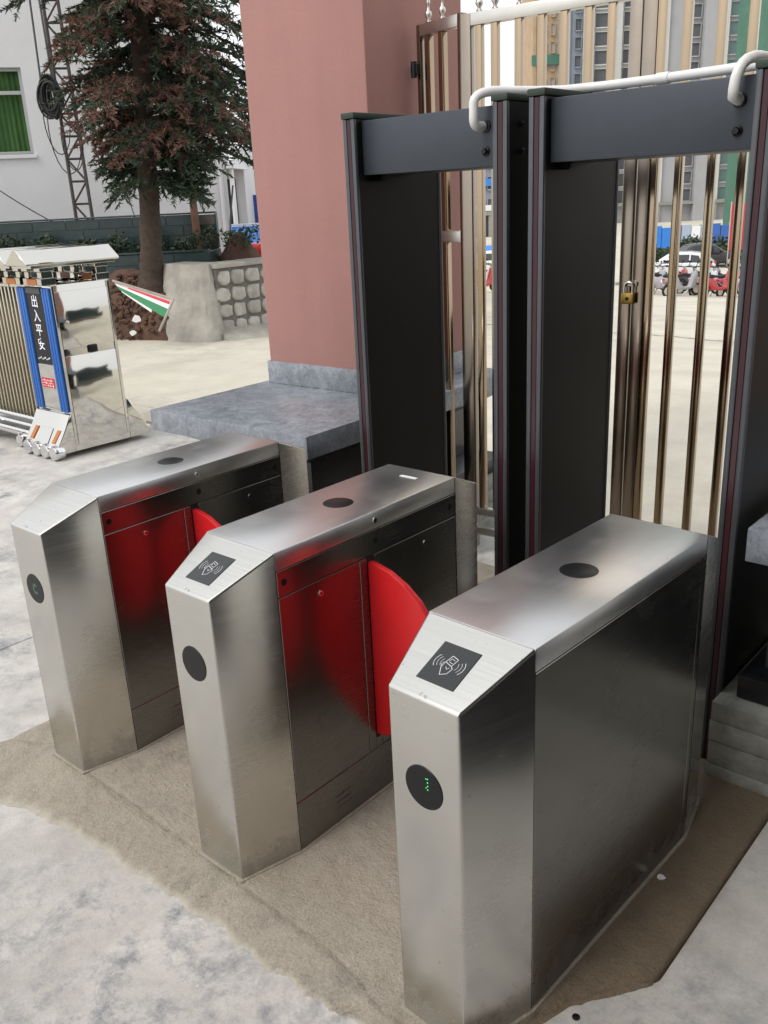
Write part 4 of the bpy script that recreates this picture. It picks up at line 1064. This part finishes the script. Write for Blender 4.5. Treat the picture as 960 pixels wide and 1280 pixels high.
def round_tree(name, label, p, h, r, m, n, size, seed, cat='tree', group=None):
    rr = random.Random(seed); t = empty(name, p); tag(t, label, cat, group)
    MB().tube([(0, 0, -.3), (.05 * h * .2, 0, h * .3), (0, .1, h * .6), (.1, 0, h * .85)], [.03 * h, .024 * h, .014 * h, .005 * h], 8).build('trunk', M['bark'], t)
    mb = MB(); V, F = [], []
    for i in range(16):
        a = rr.uniform(0, 6.28); q = r * rr.uniform(.2, .8); z = h * rr.uniform(.42, .95); q *= (1.15 - .5 * abs(z / h - .62) * 2)
        c = (q * math.cos(a), q * math.sin(a), z); mb.tube([(0, 0, h * .35), ((c[0]) * .5, c[1] * .5, z * .8), c], [.012 * h, .008 * h, .003 * h], 5)
        leaf_cloud(V, F, c, r * rr.uniform(.26, .42), n // 16, size, rr, .8)
    mb.build('limbs', M['bark'], t); raw('crown', V, F, m, t); return t
p = px(322, 300, 42); round_tree('round_tree', 'grey green round-crowned tree beyond the blue shed', Vector((p.x, p.y, g(p.x, p.y))), 7.4, 2.1, M['leaf_grey'], 4200, .22, 31)

# ------------------------------------------------------------------ street beyond the gate
def scooter_parts():
    """one scooter along +x, wheels on z=0; returns (name, mesh, coloured, parent) list"""
    P = []
    for x in (-.62, .62):
        ring = [(.16, -.03), (.215, -.045), (.235, 0), (.215, .045), (.16, .03)]
        mb = MB(); rings = []
        for k in range(18):
            a = 2 * math.pi * k / 18; rings.append([(x + r * math.cos(a), w, .235 + r * math.sin(a)) for r, w in ring])
        mb.loft(rings, False, True); P.append(('tyre', mb.mesh('tyre', M['tyre']), False))
        P.append(('rim', MB().lathe([(0, -.02), (.15, -.02), (.165, 0), (.15, .02), (0, .02)], (x, 0, .235), 14, 'y').mesh('rim', M['rail']), False))
    prof = [(-.80, .60), (-.82, .72), (-.55, .76), (-.25, .70), (-.15, .52), (.0, .36), (.28, .36), (.38, .62), (.46, .92), (.54, .92), (.60, .62), (.50, .30), (.1, .24), (-.35, .28), (-.5, .48)]
    P.append(('body', MB().prism(prof, 'y', -.13, .13, .04, 2).mesh('body', None), True))
    P.append(('mudguard', MB().prism([(.36, .40), (.5, .50), (.68, .50), (.86, .36), (.84, .33), (.67, .455), (.52, .455), (.40, .37)], 'y', -.06, .06, .01, 1).mesh('mudguard', None), True))
    P.append(('seat', MB().prism([(-.78, .76), (-.76, .84), (-.4, .86), (-.12, .80), (-.10, .73), (-.3, .71)], 'y', -.12, .12, .03, 2).mesh('seat', M['black_matte']), False))
    P.append(('fork', MB().tube([(.62, .0, .235), (.50, .0, .80), (.44, 0, 1.02)], .03, 8).mesh('fork', M['rail']), False))
    P.append(('handlebar', MB().tube([(.34, -.33, 1.04), (.42, -.18, 1.05), (.45, 0, 1.02), (.42, .18, 1.05), (.34, .33, 1.04)], .018, 8).mesh('handlebar', M['black_matte']), False))
    for s in (-1, 1):
        P.append(('mirror', MB().box(.40, .43, s * .30 - .05, s * .30 + .05, 1.20, 1.28, .01, 1).tube([(.42, s * .2, 1.05), (.415, s * .28, 1.22)], .008, 6).mesh('mirror', M['black_matte']), False))
    P.append(('headlamp', MB().lathe([(0, 0), (.07, 0), (.075, .03), (.05, .07), (0, .08)], (.53, 0, .93), 14, 'x').mesh('headlamp', M['chrome']), False))
    P.append(('tail_lamp', MB().box(-.85, -.80, -.06, .06, .64, .70, .01, 1).mesh('tail_lamp', M['red_sheet']), False))
    P.append(('stand', MB().tube([(-.1, .10, .26), (-.14, .22, .0)], .012, 6).mesh('stand', M['black_matte']), False))
    return P
SP = scooter_parts()
def paint(name, c): return simple(name, c, .25, .0, coat=.6)
PC = {'red': paint('red_enamel', (.42, .015, .02)), 'white': paint('white_enamel', (.62, .63, .65)), 'pink': paint('pink_enamel', (.55, .14, .2)), 'black': paint('black_enamel', (.015, .015, .018)), 'silver': paint('silver_enamel', (.34, .35, .37)), 'blue': paint('blue_enamel', (.03, .08, .3))}
CMESH = {}
def scooter(u, v, rz, c, label):
    p = ongr(u, v); t = empty('scooter', (p.x, p.y, g(p.x, p.y) - .01), rz); t.scale = (.95, .95, .95); tag(t, label, 'scooter', 'scooters parked beyond the gate')
    for n, me, col in SP:
        if col:
            if (n, c) not in CMESH:
                m2 = me.copy(); m2.materials.clear(); m2.materials.append(PC[c]); CMESH[(n, c)] = m2
            me = CMESH[(n, c)]
        link(n, me, t)
SC = [(603, 366, 'red', 'seen in the slit beside the pink pillar'), (609, 358, 'white', 'seen in the slit beside the pink pillar'),
      (803, 363, 'red', 'parked by the gate padlock'), (812, 359, 'white', 'parked by the gate padlock'), (820, 365, 'silver', 'parked below the hatchback nose'), (832, 361, 'black', 'parked below the hatchback doors'),
      (846, 366, 'red', 'parked below the hatchback tail'), (856, 361, 'pink', 'parked below the hatchback tail'), (866, 367, 'black', 'parked right of the red and pink pair'), (880, 369, 'white', 'parked near the middle of the row'), (889, 364, 'black', 'parked behind the white one in mid row'),
      (902, 364, 'silver', 'parked below the red banner'), (912, 370, 'pink', 'parked below the red banner'), (922, 365, 'red', 'parked beyond the red banner'), (934, 371, 'white', 'parked at the far end of the row'), (945, 367, 'black', 'parked at the far end of the row'),
      (826, 368, 'white', 'parked at the kerb below the hatchback doors'), (838, 369, 'pink', 'parked at the kerb below the hatchback doors'), (852, 370, 'silver', 'parked at the kerb below the hatchback tail'), (874, 363, 'red', 'parked behind the white one in mid row'), (806, 367, 'pink', 'parked by the gate padlock'), (896, 371, 'red', 'parked at the kerb below the red banner')]
rr = random.Random(17)
for u, v, c, w in SC:
    scooter(u, v, YAW + R(90) + R(-55) + R(rr.uniform(-22, 22)), c, '%s motor scooter %s' % (c, w))

def car(u, v, rz, m, label, s=1.0, name='parked_car'):
    p = ongr(u, v); t = empty(name, (p.x, p.y, g(p.x, p.y)), rz); t.scale = (s, s, s); tag(t, label, 'car', 'cars parked on the street')
    # body as stations along x: (x, half width, z low, z belt, z roof)
    st = [(-2.05, .60, .42, .80, .80), (-1.98, .76, .30, .92, .95), (-1.75, .83, .24, .98, 1.20), (-1.45, .86, .22, 1.0, 1.46), (-.9, .87, .20, .98, 1.54), (-.2, .87, .20, .96, 1.55), (.3, .87, .20, .95, 1.45), (.75, .87, .20, .94, 1.16), (1.05, .86, .20, .93, .97), (1.6, .83, .22, .84, .86), (1.95, .74, .26, .70, .72), (2.06, .56, .36, .58, .60)]
    rings = []
    for x, w, zl, zb, zr in st:
        wr = w * (.74 if zr - zb > .2 else .9)
        half = [(w * .92, zl), (w, zl + .12), (w, zb - .05), (w * .97, zb), (wr + (w - wr) * .12, zr - .06 if zr - zb > .1 else zr - .01), (wr * .85, zr)]
        rings.append([(x, -a, b_) for a, b_ in half] + [(x, a, b_) for a, b_ in half[::-1]])
    MB().loft(rings).build('body', m, t, 50)
    for sd in (-1, 1):
        def q(x, zf):   # on the glasshouse side
            for (a, b_) in zip(st, st[1:]):
                if a[0] <= x <= b_[0]:
                    f_ = (x - a[0]) / (b_[0] - a[0]); w, zb, zr = [a[i] + (b_[i] - a[i]) * f_ for i in (1, 3, 4)]; break
            wr = w * .74; hz = zb + (zr - .06 - zb) * zf; ww = w * .97 + (wr + (w - wr) * .12 - w * .97) * zf
            return (x, sd * (ww + .012), hz)
        for xa, xb, xc, xd in ((-1.55, -.95, -.95, -1.35), (-.88, -.12, -.12, -.88), (-.05, .78, .42, -.05)):
            MB().poly([q(xa, .10), q(xb, .10), q(xc, .90), q(xd, .90)]).build('side_window', M['dark_glass'], t)
        MB().box(-2.04, -1.80, sd * .72 - .10, sd * .72 + .10, .78, .98, .02, 1).build('tail_lamp', M['red_sheet'], t)
        MB().box(1.78, 2.0, sd * .66 - .12, sd * .66 + .12, .60, .72, .02, 1).build('headlamp', M['chrome'], t)
        MB().box(.55, .70, sd * .90 - .08, sd * .90 + .08, .95, 1.08, .03, 2).build('wing_mirror', m, t)
        for x in (-1.28, 1.28):
            w = empty('wheel', (x, sd * .78, .32)); w.parent = t
            MB().lathe([(0, -.10), (.25, -.10), (.31, -.08), (.32, 0), (.31, .08), (.25, .10), (0, .10)], (0, 0, 0), 20, 'y').build('tyre', M['tyre'], w, 50)
            MB().lathe([(0, 0), (.19, 0), (.20, .02), (.06, .035), (0, .03)] if sd > 0 else [(0, 0), (.19, 0), (.20, -.02), (.06, -.035), (0, -.03)], (0, sd * .10, 0), 14, 'y').build('rim', M['rail'], w, 50)
    MB().poly([(-2.0, -.62, .99), (-2.0, .62, .99), (-1.50, .52, 1.42), (-1.50, -.52, 1.42)]).build('rear_window', M['dark_glass'], t)
    return t
car(842, 351, YAW + R(180) + R(-28), PC['white'], 'white hatchback with red tail lamp beyond the scooters', 1.0)
car(606, 345, YAW + R(150), PC['white'], 'white car in the slit beside the pink pillar')
car(882, 333, YAW + R(10), PC['black'], 'dark car behind the scooters left of the red banner', 1.05)

def bush(u, v, D, h, r, seed, m='leaf'):
    p = px(u, v, D); shrub('street_bush', 'loose green bush along the street in front of the blue hoarding', 'bush', 'street bushes', Vector((p.x, p.y, g(p.x, p.y))), h, r, M[m], 520, .34, seed)
for i, (u, v, D, h, r, m) in enumerate(((808, 325, 68, 1.9, 1.5, 'leaf_dark'), (822, 325, 69, 1.5, 1.3, 'leaf'), (850, 325, 70, 1.5, 1.4, 'leaf'), (866, 325, 70, 1.9, 1.4, 'leaf_dark'), (884, 325, 66, 1.4, 1.3, 'leaf'), (897, 325, 68, 1.9, 1.4, 'leaf_dark'), (926, 325, 66, 1.7, 1.5, 'leaf'), (945, 325, 67, 1.9, 1.4, 'leaf_dark'))):
    bush(u, v, D, h, r, 60 + i, m)
def hoarding():
    a, b_ = px(790, 306, 78), px(960, 306, 78); t = frame('site_hoarding', Vector((a.x, a.y, g(a.x, a.y)))); tag(t, 'long blue and white site hoarding at the foot of the towers', 'fence')
    n = 14; wd = (b_ - a).length / n; zt = px(850, 281, 78).z - g(a.x, a.y)
    cm = [M['blue_sheet'], M['white_paint'], simple('mid_blue_sheet', (.04, .12, .40), .6), simple('pale_blue_sheet', (.35, .42, .52), .7)]
    for i in range(n):
        k = (0, 1, 0, 0, 2, 3, 1, 3, 2, 2, 3, 0, 2, 3)[i]
        MB().box(i * wd + .03, (i + 1) * wd - .03, 0, .15, 0, zt * (1.0 if i % 3 else .93), .02, 1).build('panel', cm[k], t)
    for i in range(n + 1): MB().box(i * wd - .06, i * wd + .06, .16, .3, 0, zt).build('post', M['rail'], t)
hoarding()
def banner():
    wd = .95; t = frame('red_banner', px(911, 330, 62)); tag(t, 'tall red banner with a column of white characters beyond the gate', 'banner')
    o = t.location; z1 = px(920, 254, 62).z - o.z; z0 = px(920, 312, 62).z - o.z
    MB().box(-.1, wd - .1, -.03, .03, z0, z1, .01, 1).build('cloth', M['red_sheet'], t)
    for x in (-.14, wd - .06): MB().tube([(x, 0, g(o.x, o.y) - o.z), (x, 0, z1 + .15)], .04, 8).build('pole', M['rail'], t)
    rr = random.Random(2); mb = MB(); n = 5; s = (z1 - z0) / (n + 1)
    for i in range(n):
        zc_ = z1 - s * (i + 1)
        for k in range(3): mb.box(.18, .62, -.045, -.034, zc_ + (k - 1) * .17 - .03, zc_ + (k - 1) * .17 + .03)
        mb.box(.36, .44, -.052, -.046, zc_ - .24, zc_ + .24); mb.box(.20 + .1 * (i % 3), .26 + .1 * (i % 3), -.058, -.053, zc_ - .2, zc_ + .05)
    mb.build('lettering', M['white_print'], t)
banner()
# unfinished apartment towers
def tower(label, u0, u1, D, h, base_mat, strips, wins, pitch=3.0, name='apartment_tower', bands=None, zoff=0):
    a, b_ = px(u0, 255, D), px(u1, 255, D); zb = g(a.x, a.y) - 1; t = frame(name, Vector((a.x, a.y, zb))); tag(t, label, 'building', 'towers beyond the street')
    Wd = (b_ - a).length
    MB().box(0, Wd, 0, 14, 0, h).build('wall', base_mat, t)
    for f0, f1, out, m in strips: MB().box(f0 * Wd, f1 * Wd, -out, -.002, 0, h - .5).build('pier', m, t)
    cache = {}
    for f0, f1, hh, m, out in wins:
        w = (f1 - f0) * Wd; k = (round(w, 2), hh, m.name)
        if k not in cache:
            mb = MB(); mb.box(0, w, -.03, -.004, 0, hh); pane = mb.mesh('window', m)
            mb = MB(); mb.box(-.12, 0, -.28, 0, -.1, hh + .1); mb.box(w, w + .12, -.28, 0, -.1, hh + .1); mb.box(0, w, -.40, 0, -.22, 0); mb.box(0, w, -.28, 0, hh, hh + .12)
            cache[k] = (pane, mb.mesh('window_surround', base_mat))
        z = 4.6
        while z < min(h - 2, 52):
            o = link('window', cache[k][0], t); o.location = (f0 * Wd, -out, z); o2 = link('window_surround', cache[k][1], o)
            z += pitch
    if bands:
        for z0, z1, m in bands: MB().box(-.2, Wd + .2, -.6, -.1, z0, z1).build('band', m, t)
    # open ground floor columns
    for i in range(5):
        x = Wd * (i + .5) / 5; MB().box(x - .35, x + .35, -1.2, -.5, 0, 4.0).build('column', M['plinth'], t)
    MB().box(-.3, Wd + .3, -1.3, -.02, 4.0, 4.5).build('podium_slab', M['plinth'], t)
    return t
cg = simple('tower_grey', (.36, .36, .37), .9, noise=.08, nscale=.3); cl = simple('tower_pale', (.52, .52, .50), .9, noise=.08, nscale=.3)
cb = simple('tower_bluegrey', (.24, .27, .32), .9, noise=.08, nscale=.3); ct = simple('tower_tan', (.42, .30, .19), .9, noise=.15, nscale=.4)
dk = simple('tower_opening', (.10, .105, .115), .7); gn_ = simple('green_net', (.07, .17, .12), .8, noise=.15, nscale=.5); gtint = simple('green_glass', (.10, .17, .16), .3)
tower('tan scaffolded tower slab with a green net band', 664, 701, 175, 75, ct, [(0, .1, .4, ct), (.82, .95, .4, cg)], [(.30, .42, 1.7, cg, 0), (.58, .70, 1.7, cg, 0)], bands=[(29.5, 31.2, gn_)])
tower('blue grey tower with small square window openings', 703, 725, 172, 70, cb, [(0, .25, .3, cb)], [(.50, .82, 1.8, dk, 0)])
tower('pale grey tower with recessed balconies between tall piers', 726, 806, 170, 75, cl, [(.0, .10, 1.2, cg), (.42, .52, 1.4, cl), (.72, 1.0, 1.6, cl)], [(.14, .38, 2.2, dk, 0), (.56, .68, 2.2, dk, 0)])
tower('light concrete tower with columns of dark openings and green glass', 808, 926, 165, 78, cg, [(0, .13, 1.0, cl), (.14, .34, .5, cg), (.47, .60, 1.4, cg), (.68, .72, 1.0, cl), (.90, .985, 1.2, cl)], [(.36, .45, 2.0, dk, 0), (.61, .67, 2.0, dk, 0), (.74, .86, 2.1, gtint, 0)])
tower('tower wrapped in green safety netting beside the red banner', 952, 1030, 120, 48, gn_, [(0, .05, .4, cg), (.5, .53, .3, gn_)], [], bands=[(13.6, 14.4, cg), (0, 9.5, cg), (22, 22.4, gn_), (30, 30.4, gn_)])
tower('low far block seen in the slit beside the pink pillar', 585, 640, 130, 15, cb, [(0, .1, .4, cl)], [(.2, .35, 1.6, dk, 0), (.45, .6, 1.6, dk, 0), (.7, .85, 1.6, dk, 0)], bands=[(8, 9, M['blue_sheet']), (4.6, 5.4, M['white_paint']), (11, 11.8, M['blue_sheet'])], name='street_building')
# awnings and stalls in the same slit
def stall(u, v, D, m1, label):
    p = px(u, v, D); t = frame('market_stall', Vector((p.x, p.y, g(p.x, p.y)))); tag(t, label, 'stall', 'street stalls')
    z = px(u, v, D).z - t.location.z
    MB().prism([(0, z), (1.6, z + .5), (1.6, z + .56), (0, z + .06)], 'x', -1.2, 1.2).build('awning', m1, t)
    for x in (-1.1, 1.1):
        for y, zz in ((.05, z), (1.5, z + .45)): MB().tube([(x, y, 0), (x, y, zz)], .03, 6).build('pole', M['rail'], t)
    MB().box(-1.0, 1.0, .2, .9, .7, .8, .01, 1).build('counter', M['pale_sheet'], t)
stall(600, 318, 70, M['blue_sheet'], 'street stall with a blue awning in the slit by the pillar')
stall(613, 330, 62, M['white_paint'], 'street stall with a white awning in the slit by the pillar')
